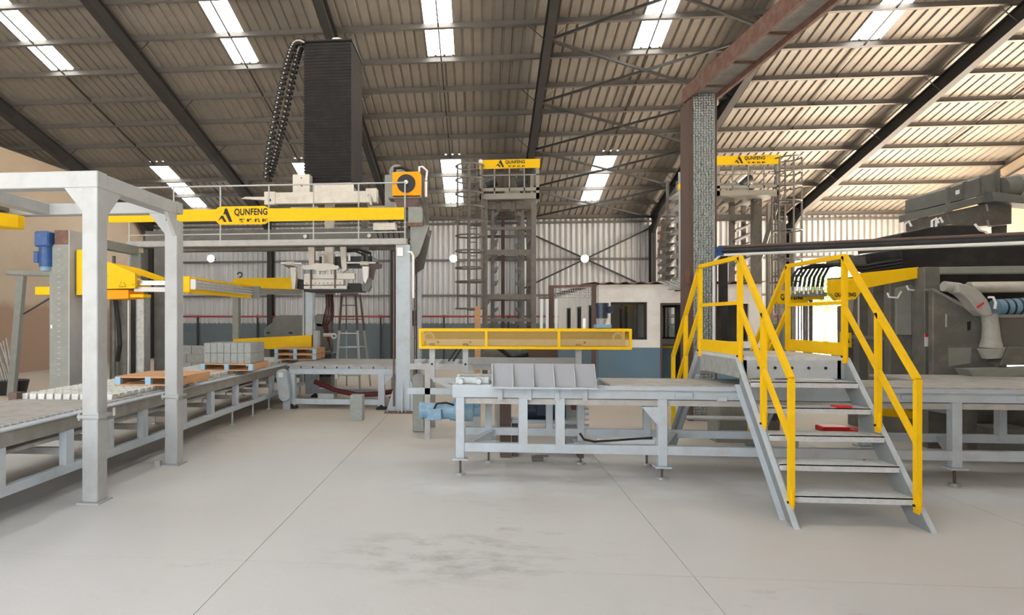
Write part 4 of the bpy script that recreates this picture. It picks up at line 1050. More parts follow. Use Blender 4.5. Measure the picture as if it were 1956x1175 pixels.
for ye, ytop in ((YF - RUN, YF), (YBK + RUN, YBK)):
    stringer(XL, -1, ye, ytop, -1); stringer(XR, 1, ye, ytop, 1)
    sgn = 1 if ytop > ye else -1
    for k in range(1, 6):
        z = k * .2; y = ye + (ytop - ye) * z / ZP
        o = MB().box(XL + .005, XR - .005, y - sgn * .02, y + sgn * .19, z - .004, z + .004)
        o.box(XL + .005, XR - .005, y - sgn * .02, y - sgn * .014, z - .045, z + .004)
        o.build('tread', 'tread_plate', t)
    for x in (XL, XR):
        # rails: platform post, middle post, foot post
        yb = ye + (ytop - ye) * .13; zb = ZP * .13
        ym = ye + (ytop - ye) * .56; zm = ZP * .56
        r = .04
        TOP = 2.115; zt_foot = 1.10
        MB().bar((x, ytop, ZP - .06), (x, ytop, TOP), r).build('rail_post', 'yellow', t)
        MB().bar((x, yb, zb - .02), (x, yb, zt_foot), r).build('rail_post', 'yellow', t)
        zmid_top = zt_foot + (TOP - zt_foot) * ((ym - yb) / (ytop - yb))
        MB().bar((x, ym, zm - .02), (x, ym, zmid_top), r).build('rail_post', 'yellow', t)
        MB().bar((x, yb, zt_foot), (x, ytop, TOP), r).build('handrail', 'yellow', t)
        MB().bar((x, yb, .62), (x, ytop, 1.66), .034).build('mid_rail', 'yellow', t)
        for yy, zz in ((yb, zb), (ym, zm), (ytop, ZP)):
            MB().box(x - .006, x + .006, yy - .035, yy + .035, zz - .06, zz + .10).build('post_lug', 'yellow', t)
            MB().cyl((x - .03, yy, zz), (x + .03, yy, zz), .010, 8).build('lug_bolt', 'rubber', t)
for x in (XL, XR):
    MB().bar((x, YF, 2.115), (x, YBK, 2.115), .04).build('handrail', 'yellow', t)
    MB().bar((x, YF, 1.70), (x, YBK, 1.70), .034).build('mid_rail', 'yellow', t)
    MB().box(x - .004, x + .004, YF, YBK, ZP + .005, ZP + .125).build('toe_board', 'yellow', t)
tag(MB().box(2.98, 3.10, 5.33, 5.42, .805, .82).build('rag', 'red'), 'small red rag lying on the upper stair tread', 'rag')

# ================================================================== TOWERS AND OFFICE
def cage_ladder(t, x, y, ztop, zbot, side, rings, w=.38):
    """ladder with safety hoops, standing off the tower by the side of it"""
    for dx in (0, w * .52): MB().box(x + side * dx, x + side * dx + .03, y, y + .03, zbot, ztop).build('ladder_rail', 'tower_paint', t)
    n = int((ztop - zbot) / .3)
    for k in range(n): MB().cyl((x, y + .015, zbot + .15 + k * .3), (x + side * w * .52, y + .015, zbot + .15 + k * .3), .010, 6).build('rung', 'tower_paint', t)
    for z in rings: MB().ring((x + side * w * .35, y - .28, z), (0, 0, 1), .30, .019, 18, 6).build('safety_hoop', 'tower_paint', t)
    zt, zb = max(rings), min(rings)
    for an in (-2.6, -1.57, -.5):
        MB().box(x + side * w * .35 + .30 * math.cos(an) - .02, x + side * w * .35 + .30 * math.cos(an) + .02, y - .28 + .30 * math.sin(an) - .004, y - .28 + .30 * math.sin(an) + .004, zb, zt).build('hoop_strap', 'tower_paint', t)
def cabin(t, x0, x1, y, zb, zt, zs):
    """railed machine cabin with the name board across its top"""
    MB().box(x0, x1, y, y + 1.5, zb, zb + .12).build('cabin_floor', 'cabin_lit_paint', t)
    for x in (x0, x1 - .07): MB().box(x, x + .07, y, y + .07, zb, zt).build('cabin_post', 'cabin_lit_paint', t)
    for x in (x0, x1 - .07): MB().box(x, x + .07, y + 1.43, y + 1.5, zb, zt).build('cabin_post', 'cabin_lit_paint', t)
    W = x1 - x0
    MB().box(x0, x1, y, y + .03, zb + .17, zb + .24).build('knee_rail', 'cabin_lit_paint', t)
    MB().box(x0, x1, y, y + .025, zb + .50, zb + .525).build('guard_rail', 'cabin_lit_paint', t)
    for k in range(1, 4): MB().box(x0 + W * k / 4 - .014, x0 + W * k / 4 + .014, y, y + .025, zb + .1, zs).build('guard_post', 'cabin_lit_paint', t)
    bd = MB().box(x0 - .01, x1 + .01, y - .02, y, zs, zt).build('name_board', 'yellow', t)
    sign(bd, x0 + W * .27, x0 + W * .76, zs + .02, zt - .015, y - .02)
    MB().box(x0, x1, y + 1.4, y + 1.43, zb + .45, zb + .52).build('rear_rail', 'tower_paint', t)
    for k, xx in enumerate((x0 + W * .2, x0 + W * .75)):
        g = MB().box(xx - .16, xx + .16, y + .9, y + 1.2, zb + .12, zb + .40).build('winch', 'black_paint', t, bevel=.03)
        MB().cyl((xx - .12, y + 1.0, zb + .52), (xx + .12, y + 1.0, zb + .62), .12, 16).build('winch_drum', 'black_paint', g)
        MB().box(xx - .1, xx + .1, y + .95, y + 1.15, zb + .42, zb + .60).build('winch_motor', 'motor_navy', g, bevel=.02)
    MB().cyl((x0 + W * .45, y + .9, zb + .3), (x0 + W * .72, y + .9, zb + .3), .07, 12).build('shaft', 'machine_grey', t)
YT = 13.0
t = thing('stacking_tower', 'brown-grey elevator tower with yellow name board and hooked finger racks, left of the office', 'tower', (.6, 13.7, 0))
TX0, TX1 = -.02, 1.25
cabin(t, TX0, TX1, YT, 4.13, 4.97, 4.78)
for x in (TX0 + .06, TX1 - .17):
    for y in (YT + .05, YT + 1.3): MB().box(x, x + .11, y, y + .11, 0, 4.13).build('column', 'tower_paint', t, bevel=.004)
for z, hh in ((3.48, .06), (2.94, .11), (1.98, .11), (1.50, .07), (.9, .1)):
    MB().box(TX0 + .17, TX1 - .17, YT + .06, YT + .13, z, z + hh).build('cross_beam', 'tower_paint', t)
    MB().box(TX0 + .17, TX1 - .17, YT + 1.32, YT + 1.39, z, z + hh).build('cross_beam', 'tower_paint', t)
for x in (TX0 + .06, TX1 - .16):
    for z in (3.3, 2.3, 1.4): MB().box(x, x + .1, YT + .16, YT + 1.3, z, z + .09).build('side_beam', 'tower_paint', t)
for xx, sg in ((.27, 1), (.92, -1)):
    for yy in (YT + .3, YT + 1.05):
        o = MB().box(xx - .035, xx + .035, yy, yy + .08, .2, 4.13).build('finger_rail', 'dark_machine', t)
        for k in range(12):
            z = .5 + k * .30
            MB().prism([(xx + sg * .035, z), (xx + sg * .11, z + .05), (xx + sg * .12, z + .13), (xx + sg * .09, z + .10), (xx + sg * .035, z + .09)], 'y', yy, yy + .08).build('finger', 'dark_machine', o)
for x, xx in ((TX0 + .15, TX0 + .27), (TX1 - .15, TX1 - .27)):
    for z in (1.98, 2.94): MB().prism([(x, z), (xx, z), (x, z - .16)], 'y', YT + .08, YT + .11).build('corner_gusset', 'tower_paint', t)
for k in range(3): MB().box(TX0 + .15 + .32 * k, TX0 + .35 + .32 * k, YT + .2, YT + .5, 3.95, 4.12).build('pulley_box', 'tower_paint', t)
MB().box(TX0 + .5, TX0 + .58, YT + 1.2, YT + 1.25, .2, 4.1).build('chain', 'brown_paint', t)
cage_ladder(t, -.10, YT + .3, 4.95, .4, -1, [4.85, 4.55, 4.25, 3.95, 3.65, 3.35, 3.02, 2.66, 2.36, 2.06, 1.78])
for z in (4.5, 4.1, 3.6, 3.0, 2.4): MB().box(-.25, .04, YT + .3, YT + .33, z, z + .03).build('ladder_stay', 'tower_paint', t)
MB().cyl((TX0 + .02, YT - .03, 4.93), (TX0 + .02, YT - .07, 4.93), .045, 12).build('beacon', 'white', t)
tag(MB().box(-.12, .0, YT - .6, YT - .5, 0, 1.82).build('timber_post', 'wood'), 'pale timber post standing beside the stacking tower', 'post')
# side boxes, rails right of the tower
t = thing('guide_rail_stand', 'rust brown post and beam with white rails and mesh panel before the office corner', 'stand', at(1054, 700, 12.4).xy.to_3d())
a, b = at(1049, 545, 12.4), at(1058, 700, 12.4)
MB().box(a.x, b.x, 12.4, 12.5, 0, a.z).build('post', 'brown_paint', t)
c = at(1140, 543, 12.4)
MB().bar((a.x, 12.45, a.z - .03), (c.x, 12.45, c.z - .02), .06, .05).build('top_beam', 'rust', t)
o = meshpanel(b.x + .02, c.x - .05, at(0, 571, 12.4).z, at(0, 555, 12.4).z, 12.45, .045, .010).build('mesh_panel', 'frame_paint', t); o['kind'] = 'stuff'
MB().box(b.x, c.x, 12.44, 12.46, at(0, 573, 12.4).z, at(0, 571, 12.4).z).build('mesh_frame', 'frame_paint', t)
MB().box(b.x, c.x, 12.44, 12.46, at(0, 555, 12.4).z, at(0, 553.5, 12.4).z).build('mesh_frame', 'frame_paint', t)
for px in (1034, 1045, 1062): 
    a1 = at(px - 2, 571, 12.2); b1 = at(px + 3, 700, 12.2); MB().box(a1.x, b1.x, 12.2, 12.26, 0, a1.z).build('white_rail', 'white', t)
a1, b1 = at(1030, 568, 12.3), at(1049, 571, 12.3); MB().box(a1.x, b1.x, 12.3, 12.36, b1.z, a1.z).build('tie_beam', 'rust', t)
a1 = at(1135, 543, 12.4); MB().box(a1.x - .04, a1.x + .04, 12.4, 12.5, 0, a1.z).build('post', 'brown_paint', t)

# ---- office
YO = 13.3; OX0, OX1, OZ = 2.55, 5.92, 2.30; ZB = .94; YOB = 15.0; XOW = 3.7; YOE = 20.2
off = struct(MB().box(OX0 + .2, OX1 - .2, YO + .2, YOB - .2, .0, .02).build('floor_office', 'earth'))
def wallrun(name, axis, a0, a1, c0, c1, openings):
    """wall with openings (from, to, sill, head); blue to the dado line, white above"""
    wm, bm_ = MB(), MB()
    def bx(m, u0, u1, z0, z1):
        if u1 - u0 > .001 and z1 - z0 > .001:
            m.box(u0, u1, c0, c1, z0, z1) if axis == 'x' else m.box(c0, c1, u0, u1, z0, z1)
    def col(u0, u1, z0, z1):
        bx(bm_, u0, u1, z0, min(z1, ZB)); bx(wm, u0, u1, max(z0, ZB), z1)
    u = a0
    for (p, q, s, h) in sorted(openings):
        col(u, p, 0, OZ); col(p, q, 0, s); col(p, q, h, OZ); u = q
    col(u, a1, 0, OZ)
    o = struct(wm.build(name, 'office_white')); bm_.build('painted_dado', 'office_blue', o); return o
win = (2.80, 3.57, 1.11, 1.92); door = (3.86, 4.42, 0, 1.87); win2 = (5.0, 5.66, 1.08, 1.88)
wallrun('wall_office_front', 'x', OX0, OX1, YO, YO + .14, [win, door, win2])
sw = [(14.0, 14.7, 1.08, 1.88), (15.6, 16.4, 1.08, 1.88), (17.4, 18.3, 1.08, 1.88)]
wallrun('wall_office_side', 'y', YO + .14, YOE, OX0, OX0 + .12, sw)
fw = [(4.1, 4.7, 1.08, 1.88), (5.0, 5.6, 1.08, 1.88)]
wallrun('wall_office_far', 'x', XOW + .12, OX1, YOB - .12, YOB, fw)
wallrun('wall_office_end', 'y', YO + .14, YOB - .12, OX1 - .12, OX1, [])
wallrun('wall_office_wing', 'y', YOB - .12, YOE, XOW, XOW + .12, [(15.6, 16.6, 1.08, 1.88), (17.4, 18.6, 1.08, 1.88)])
wallrun('wall_office_rear', 'x', OX0 + .12, XOW, YOE - .12, YOE, [])
wn = 1
def window(axis, u0, u1, z0, z1, c, mull):
    global wn
    w = .045
    f = MB()
    B = (lambda m, a, b, s, h: m.box(a, b, c, c + .06, s, h)) if axis == 'x' else (lambda m, a, b, s, h: m.box(c, c + .06, a, b, s, h))
    B(f, u0, u1, z0, z0 + w); B(f, u0, u1, z1 - w, z1); B(f, u0, u0 + w, z0 + w, z1 - w); B(f, u1 - w, u1, z0 + w, z1 - w)
    o = struct(f.build('window_%d' % wn, 'window_frame')); wn += 1
    us = [u0 + w] + [u0 + (u1 - u0) * q for q in mull] + [u1 - w]
    for q in mull: m = MB(); B(m, u0 + (u1-u0)*q - .02, u0 + (u1-u0)*q + .02, z0 + w, z1 - w); m.build('mullion', 'window_frame', o)
    for i in range(len(us) - 1):
        m = MB()
        if axis == 'x': m.box(us[i] + .005, us[i+1] - .005, c + .025, c + .031, z0 + w, z1 - w)
        else: m.box(c + .025, c + .031, us[i] + .005, us[i+1] - .005, z0 + w, z1 - w)
        m.build('pane', 'window_glass', o)
window('x', *win, YO + .05, [.38, .74]); window('x', *win2, YO + .05, [.35])
for q in sw: window('y', *q, OX0 + .03, [.5])
for q in fw: window('x', *q, YOB - .09, [.5])
window('y', 15.6, 16.6, 1.08, 1.88, XOW + .03, [.5]); window('y', 17.4, 18.6, 1.08, 1.88, XOW + .03, [.5])
m = MB(); m.box(3.84, 3.88, YO - .01, YO + .15, 0, 1.90); m.box(4.40, 4.44, YO - .01, YO + .15, 0, 1.90); m.box(3.88, 4.40, YO - .01, YO + .15, 1.86, 1.90)
d = struct(m.build('door_1', 'brown_paint'))
lf = MB().box(4.35, 4.39, YO + .16, YO + .66, .02, 1.85).build('door_leaf', 'window_frame', d)
# low roof sheets of the office with a wavy edge
def wavy(xa, xb, ya, yb, n, name):
    m = MB(); prof = [(xa + (xb - xa) * i / n, OZ + .02 + .024 * math.cos(i * PI * 2 / 6)) for i in range(n + 1)]
    vs = [(x, ya, z) for x, z in prof] + [(x, yb, z + .06) for x, z in prof] + [(x, ya, z + .012) for x, z in prof] + [(x, yb, z + .072) for x, z in prof]
    k = n + 1
    m.add(vs, [(i, i+1, k+i+1, k+i) for i in range(n)] + [(2*k+i, 3*k+i, 3*k+i+1, 2*k+i+1) for i in range(n)] + [(i, 2*k+i, 2*k+i+1, i+1) for i in range(n)])
    struct(m.build(name, 'rust'))
wavy(OX0 - .10, OX1 + .05, YO - .12, YOB + .05, 66, 'roof_office'); wavy(OX0 - .10, XOW + .15, YOB + .06, YOE + .1, 24, 'roof_office_wing')
t = thing('door_canopy', 'short weathered sheet canopy sticking out over the office door', 'canopy', (4.1, 13.1, 2.2))
for k in range(5): MB().bar((3.78 + k*.125, YO - .14, 2.36), (3.78 + k * .125 + .20, 12.72, 2.18), .12, .010).build('canopy_sheet', 'deck_plate' if k % 2 else 'galvanised', t)
MB().bar((3.86, 12.80, 2.165), (4.72, 12.80, 2.195), .025, .03).build('canopy_edge', 'galvanised', t)
MB().bar((4.15, YO, 2.16), (4.25, 12.80, 2.15), .025).build('canopy_arm', 'brown_paint', t)
# furniture glimpsed inside
t = thing('desk', 'dark desk with a yellow edge inside the office, seen through the doorway', 'desk', (4.4, 14.3, 0))
MB().box(3.9, 5.1, 14.0, 14.5, .90, .94).build('desk_top', 'yellow', t); MB().box(3.95, 5.05, 14.05, 14.45, .02, .90).build('desk_body', 'office_blue', t)

# ================================================================== RIGHT: second tower, rack, jib column, pipe, block machine
YL = 15.3
t = thing('lowering_tower', 'dark lowering tower with yellow name board and caged ladder rising behind the office', 'tower', (6.5, 16.0, 0))
TX0, TX1, ZC = 5.77, 7.24, 4.58
cabin(t, TX0, TX1, YL, ZC, ZC + .96, ZC + .74)
for px, Y, w in ((1440, 15.8, .20), (1395, 16.2, .12), (1418, 16.7, .10), (1466, 16.6, .08)):
    x = at(px, 500, Y).x; MB().box(x, x + w, Y, Y + w, 0, ZC).build('column', 'tower_paint', t, bevel=.004)
MB().bar(at(1490, 372, YL + .3), at(1450, 500, 15.85), .09, .10).build('knee_brace', 'tower_paint', t)
MB().box(at(1372, 430, 15.9).x, at(1455, 430, 15.9).x, 15.9, 15.98, at(0, 440, 15.9).z, at(0, 430, 15.9).z).build('cross_beam', 'tower_paint', t)
for k, y in enumerate((420, 455, 500, 545)):
    MB().bar(at(1400, y + 7, 16.2), at(1432, y - 8, 16.7), .12, .06).build('fork_arm', 'tower_paint', t)
    MB().bar(at(1402, y + 22, 16.2), at(1432, y + 9, 16.7), .10, .05).build('fork_arm', 'dark_machine', t)
for k in range(3): MB().bar(at(1385 + 32 * k, 384, YL + .1), at(1372 + 30 * k, 395, YL + 1.2), .05, .06).build('floor_joist', 'tower_paint', t)
xa_, xb_ = at(1474, 600, 15.5).x, at(1487, 600, 15.5).x
for x in (xa_, xb_): MB().box(x, x + .04, 15.5, 15.54, .3, ZC).build('inner_ladder_rail', 'tower_paint', t)
for k in range(13): MB().cyl((xa_, 15.52, .6 + k * .3), (xb_ + .04, 15.52, .6 + k * .3), .012, 6).build('inner_rung', 'tower_paint', t)
cage_ladder(t, TX1 + .02, YL + .3, 5.5, 1.7, 1, [5.45, 5.1, 4.75, 4.4, 3.7, 3.35, 3.0, 2.6], .46)
for z in (5.2, 4.7, 4.0, 3.2): MB().box(TX1 - .05, TX1 + .2, YL + .3, YL + .33, z, z + .03).build('ladder_stay', 'tower_paint', t)
MB().box(at(1497, 545, YL).x, at(1530, 545, YL).x, YL, YL + .7, 2.45, 2.49).build('rest_platform', 'rust', t)
for k, px in enumerate((1392, 1406)): MB().cyl(at(px, 348, 16.0), at(px + 20, 330, 16.0), .06, 10).build('cable_drum', 'cream', t)

YK = 15.5
t = thing('finger_rack', 'narrow rack of stacked grey shelves with yellow top, left of the galvanised column', 'rack', at(1290, 700, YK).xy.to_3d())
x0, x1 = at(1297, 400, YK).x, at(1318, 400, YK).x; zt = at(0, 355, YK).z
for x in (x0, x1): MB().box(x, x + .065, YK, YK + .065, 0, zt).build('upright', 'frame_paint', t)
for x in (x0, x1): MB().box(x, x + .065, YK + 1.0, YK + 1.065, 0, zt).build('upright', 'tower_paint', t)
MB().pp([(1296, 352), (1320, 336), (1320, 352), (1296, 362)], YK - .05, .1).build('top_board', 'yellow', t)
for k in range(13):
    z = 1.0 + k * .31
    if z < zt - .1: MB().box(x0 + .065, x1, YK, YK + 1.0, z, z + .065).build('shelf', 'frame_paint', t)
xa = at(1266, 480, YK + .4).x
for k in range(8):
    z = 2.6 + k * .205
    MB().bar((xa, YK + .3, z - .08), (x0 - .02, YK + .7, z + .09), .32, .055).build('tilted_shelf', 'tower_paint', t)
MB().box(xa - .02, xa + .06, YK + .35, YK + .45, 0, 4.1).build('rear_upright', 'tower_paint', t)
MB().bar((xa - .14, YK + .3, 3.1), (xa - .02, YK + .3, 4.1), .05).build('stay', 'rust', t)

# ---- galvanised column with rusty beam
t = thing('jib_column', 'galvanised checker-plate column with rusty beam on top reaching overhead', 'column', at(1343, 700, 9.55).xy.to_3d())
YJ = 9.5; x0, x1 = 3.17, 3.58
MB().box(x0 + .06, x1 - .05, YJ, YJ + .03, .0, 4.98).build('face_plate', 'checker_plate', t)
MB().box(x0, x0 + .06, YJ - .005, YJ + .40, .0, 4.90).build('flange', 'brown_paint', t)
MB().box(x1 - .05, x1 - .035, YJ - .01, YJ + .05, 0, 4.98).build('bright_edge', 'galvanised', t)
MB().box(x1 - .035, x1, YJ, YJ + .40, 0, 4.98).build('flange', 'brown_paint', t)
MB().box(x0 + .06, x1 - .035, YJ + .37, YJ + .40, 0, 4.9).build('back_plate', 'rust', t)
a0, a1 = Vector((3.16, YJ + .2, 5.0)), Vector((3.60, YJ + .2, 5.0))
e0, e1 = Vector((3.44 + .12 * .5, 5.6, 5.0)), Vector((3.80 + .12 * .5, 5.6, 5.0))
MB().add([a0, a1, e1, e0] + [v + Vector((0, 0, .02)) for v in (a0, a1, e1, e0)], [(0,1,2,3),(7,6,5,4),(0,4,5,1),(1,5,6,2),(2,6,7,3),(3,7,4,0)]).build('beam_web', 'deck_plate', t)
for p, q in ((a0, e0), (a1, e1)):
    MB().bar(p + Vector((0, 0, .03)), q + Vector((0, 0, .03)), .05, .22).build('beam_flange', 'rust', t)
for k in range(5):
    f = .12 + k * .2; p = a0.lerp(e0, f); q = a1.lerp(e1, f)
    MB().bar(p + Vector((0, 0, -.01)), q + Vector((0, 0, -.01)), .04, .03).build('batten', 'rust', t)
MB().box(x0 + .2, x0 + .3, YJ + .04, YJ + .2, 4.92, 4.99).build('bearing_block', 'rubber', t)
MB().box(x1 - .02, x1 + .06, YJ + .1, YJ + .2, 4.85, 4.95).build('limit_switch', 'white', t)
# conduits fixed to it
t = thing('conduit_run', 'black conduits with a silver strip running from the column to the block machine', 'conduit', (4.5, 9.3, 2.6))
p, q = at(1372, 480, 9.35), at(1990, 455, 7.2)
for k, (dz, r, m_) in enumerate(((0, .045, 'black_paint'), (-.055, .022, 'white'), (.06, .022, 'brown_paint'))):
    MB().cyl(p + Vector((0, 0, dz)), q + Vector((0, -.05 if k == 1 else 0, dz * .9)), r, 10).build('conduit', m_, t)
MB().box(p.x - .02, p.x + .10, 9.28, 9.42, p.z - .07, p.z + .06).build('clamp', 'motor_blue', t)
MB().box(3.60, 3.70, 9.40, 9.5, .9, p.z - .04).build('drop_pipe', 'black_paint', t)
MB().tube([(p.x, 9.36, p.z + .0), (3.58, 9.38, p.z - .05), (3.50, 9.40, p.z - .16), (3.50, 9.40, 1.2)], .022, 8).build('white_conduit', 'white', t)
MB().box(3.10, 3.16, 9.44, 9.50, 2.1, 2.33).build('switch_box', 'rust', t)

# ---- block making machine
t = thing('block_machine', 'large dark grey block making machine with black hood at the end of the pallet conveyor', 'machine', (6.6, 8.2, 0))
YM = 7.7
def K(pts, Y, dy, name, m_, bev=0, par=None): return MB().pp(pts, Y, dy).build(name, m_, par or t, bevel=bev)
K([(1720, 446), (1795, 430), (1862, 430), (1884, 446), (2100, 436), (2100, 462), (1720, 472)], YM + .72, .9, 'upper_hood', 'black_paint', .01)
K([(1720, 474), (2100, 466), (2100, 515), (1790, 512), (1740, 512), (1722, 492)], YM + .68, .98, 'hood', 'black_paint', .01)
K([(1766, 510), (1796, 510), (1796, 728), (1766, 728)], YM, .2, 'corner_post', 'dark_machine', .006)
K([(1796, 510), (2100, 506), (2100, 520), (1796, 523)], YM, .2, 'header_beam', 'machine_grey', .006)
MB().cyl(at(1850, 549, YM + .5), at(2100, 547, YM + .5), .07, 14).build('tie_bar', 'cream', t, smooth=True)
K([(1796, 523), (2100, 520), (2100, 612), (1796, 612)], YM + .9, .2, 'inner_panel', 'black_paint')
pn = K([(1782, 555), (1876, 604), (2100, 603), (2100, 695), (1905, 696), (1872, 712), (1800, 728), (1782, 728)], YM - .12, .08, 'front_panel', 'dark_machine', .006)
K([(1780, 553), (1784, 551), (1880, 601), (2100, 600), (2100, 606), (1876, 607)], YM - .15, .14, 'panel_edge', 'machine_grey', 0, pn)
K([(1806, 600), (1809, 600), (1809, 625), (1806, 625)], YM - .125, .005, 'weld_seam', 'frame_paint', 0, pn)
K([(1812, 665), (1856, 664), (1854, 694), (1812, 700)], YM - .125, .005, 'worn_patch', 'machine_grey', 0, pn)
K([(1848, 615), (1855, 614), (1854, 630), (1849, 632)], YM - .125, .005, 'cut_out', 'rubber', 0, pn)
nt_ = K([(1767, 638), (1778, 638), (1778, 662), (1767, 662)], YM - .01, .01, 'notice', 'white')
K([(1767, 638), (1778, 638), (1778, 644), (1767, 644)], YM - .014, .005, 'notice_head', 'red', 0, nt_)
K([(1926, 664), (2100, 660), (2100, 697), (1910, 698)], YM - .3, .2, 'lower_rail', 'dark_machine', .006)
for Y_ in (YM, YM + 1.5): K([(2075, 500), (2105, 500), (2105, 730), (2075, 730)], Y_, .2, 'corner_post', 'dark_machine', .006)
for px_ in (1781, 2090):
    a_ = at(px_, 700, YM + .1); MB().box(a_.x - .1, a_.x + .1, YM + .02, YM + .2, 0, a_.z).build('post_foot', 'dark_machine', t)
# white swing arm with its motor
ao = K([(1830, 541), (1846, 543), (1862, 549), (1876, 559), (1888, 574), (1895, 592), (1897, 603), (1880, 604), (1868, 594), (1856, 578), (1847, 568), (1838, 561), (1830, 558)], YM - .3, .16, 'swing_arm', 'arm_grey', .012)
arm = MB(); pts = [at(*q, YM - .2) for q in ((1889, 600), (1892, 620), (1893, 645), (1893, 664))]
arm.tube(pts, [.075, .075, .085, .11], 14); arm.build('arm_leg', 'arm_grey', ao, smooth=True)
MB().cyl(at(1802, 547, YM - .2), at(1832, 550, YM - .2), .06, 14).build('pivot', 'arm_grey', ao, smooth=True)
MB().tube([at(1888, 568, YM - .28), at(1897, 568, YM - .28), at(1902, 578, YM - .28), at(1900, 590, YM - .28)], .014, 7).build('grab_handle', 'white', ao)
K([(1866, 586), (1879, 577), (1880, 580), (1868, 589)], YM - .335, .008, 'red_marking', 'red', 0, ao)
MB().cyl(at(1893, 664, YM - .2), at(1895, 684, YM - .2), .13, 14, .09).build('tool_foot', 'arm_grey', ao, smooth=True)
m1 = MB().cyl(at(1900, 588, YM), at(1985, 584, YM), .10, 18).build('drive_motor', 'motor_pale', t, smooth=True)
for k in range(4): MB().cyl(at(1912 + k * 14, 588 - k, YM), at(1915 + k * 14, 588 - k, YM), .107, 18).build('cooling_rib', 'motor_navy', m1)
K([(1928, 572), (1940, 572), (1940, 580), (1928, 580)], YM - .06, .1, 'terminal_box', 'motor_pale', .01, m1)
# feed side: tall panels, columns and slots
for i, (a, b, y0, y1, Y, m_) in enumerate(((1700, 1754, 522, 728, YM + .3, 'dark_machine'), (1668, 1696, 530, 728, YM + .7, 'dark_machine'), (1640, 1660, 540, 728, YM + 1.0, 'dark_machine'), (1608, 1632, 585, 728, YM + 1.4, 'dark_machine'), (1541, 1553, 560, 700, YM + 2.0, 'dark_machine'), (1712, 1742, 550, 640, YM + .27, 'machine_grey'))):
    K([(a, y0), (b, y0 - 6), (b, y1), (a, y1)], Y, .12, 'side_panel', m_, .006)
K([(1754, 545), (1762, 545), (1762, 728), (1754, 728)], YM + .15, .1, 'guide_column', 'chrome')
MB().cyl(at(1757, 566, YM + .1), at(1757, 690, YM + .1), .012, 8).build('guide_rod', 'chrome', t)
K([(1625, 640), (1760, 648), (1760, 654), (1625, 646)], YM + .5, .1, 'cross_rail', 'machine_grey')
K([(1610, 655), (1700, 655), (1700, 728), (1610, 728)], YM + 1.2, .3, 'lower_housing', 'dark_machine', .01)
for (a, y0, y1) in ((1640, 560, 640), (1700, 552, 630)): MB().cyl(at(a, y0, YM + .6), at(a, y1, YM + .6), .012, 8).build('guide_rod', 'chrome', t)
for k in range(6):
    px = 1513 + k * 6.0
    MB().cyl(at(px, 575, YM + 1.5), at(px, 672, YM + 1.5), .012, 6).build('feeder_tine', 'chrome' if k % 2 else 'dark_machine', t)
K([(1505, 655), (1542, 658), (1542, 661), (1505, 658)], YM + 1.5, .06, 'tine_bar', 'rubber')
K([(1634, 545), (1645, 545), (1650, 600), (1640, 610), (1628, 600)], YM + 1.1, .2, 'chute', 'machine_grey')
# yellow crossbeams with the maker's name
y1_ = K([(1483, 556), (1575, 554), (1575, 572), (1545, 572), (1541, 579), (1488, 581), (1483, 576)], YM + 1.1, .10, 'yellow_crossbeam', 'yellow', .004)
a, b = at(1491, 576, YM + 1.1), at(1533, 560, YM + 1.1); sign(y1_, a.x, b.x, a.z, b.z, YM + 1.1, logo=False, small=False)
y2_ = K([(1588, 534), (1641, 531), (1642, 522), (1755, 510), (1755, 531), (1662, 549), (1650, 552), (1634, 572), (1600, 574), (1588, 560)], YM + .12, .10, 'yellow_crossbeam', 'yellow', .004)
a, b = at(1594, 569, YM + .12), at(1635, 558, YM + .12); sign(y2_, a.x, b.x, a.z, b.z, YM + .12, logo=False, small=False)
K([(1588, 531), (1641, 528), (1641, 555), (1630, 560), (1594, 560), (1588, 552)], YM + .7, .1, 'dark_panel', 'dark_machine')
# badge
bg_ = K([(1606, 634), (1627, 636), (1627, 664), (1606, 662)], YM + .4, .03, 'badge', 'yellow', .004)
a, b = at(1610, 655, YM + .4), at(1623, 640, YM + .4)
W_ = b.x - a.x; H_ = b.z - a.z
MB().prism([(a.x, a.z), (a.x + W_*.2, a.z + H_*.5), (a.x + W_*.35, a.z + H_*.5), (a.x + W_*.58, a.z), (a.x + W_*.4, a.z), (a.x + W_*.26, a.z + H_*.3)], 'y', YM + .396, YM + .4).prism([(a.x + W_*.36, a.z + H_*.5), (a.x + W_*.5, a.z + H_), (a.x + W_*.62, a.z + H_), (a.x + W_, a.z), (a.x + W_*.8, a.z), (a.x + W_*.5, a.z + H_*.62)], 'y', YM + .396, YM + .4).build('emblem', 'black_print', bg_)
# hoses from the manifold up and over to the hood
for k in range(8):
    px = 1510 + k * 8.5; o_ = .04 * (k % 3)
    MB().tube([at(px, 548, YM + .9 + o_), at(px + 3, 530, YM + .9 + o_), at(px + 14, 514 - k * .6, YM + .85 + o_), at(px + 45, 506 - k * .4, YM + .8 + o_), at(1650, 508 + k * 2, YM + .7 + o_), at(1725, 496 + k * 2, YM + .5 + o_)], .018, 8).build('hydraulic_hose', 'rubber', t, smooth=True)
    c = at(px, 548, YM + .9 + o_); MB().cyl(c, at(px, 562, YM + .9 + o_), .018, 8).build('hose_fitting', 'chrome', t)
K([(1505, 560), (1580, 558), (1580, 566), (1505, 567)], YM + .95, .12, 'manifold', 'machine_grey')
K([(1600, 492), (1625, 486), (1640, 490), (1700, 488), (1722, 500), (1722, 512), (1600, 505)], YM + 1.4, .3, 'valve_bank', 'dark_machine', .01)
for px, py in ((1695, 560), (1732, 546)): 
    c = at(px, py, YM + .2); MB().tube([c, c + Vector((0, -.03, -.05)), c + Vector((.10, -.03, -.06)), c + Vector((.16, 0, .02))], .012, 6).build('bracket_pipe', 'white', t)
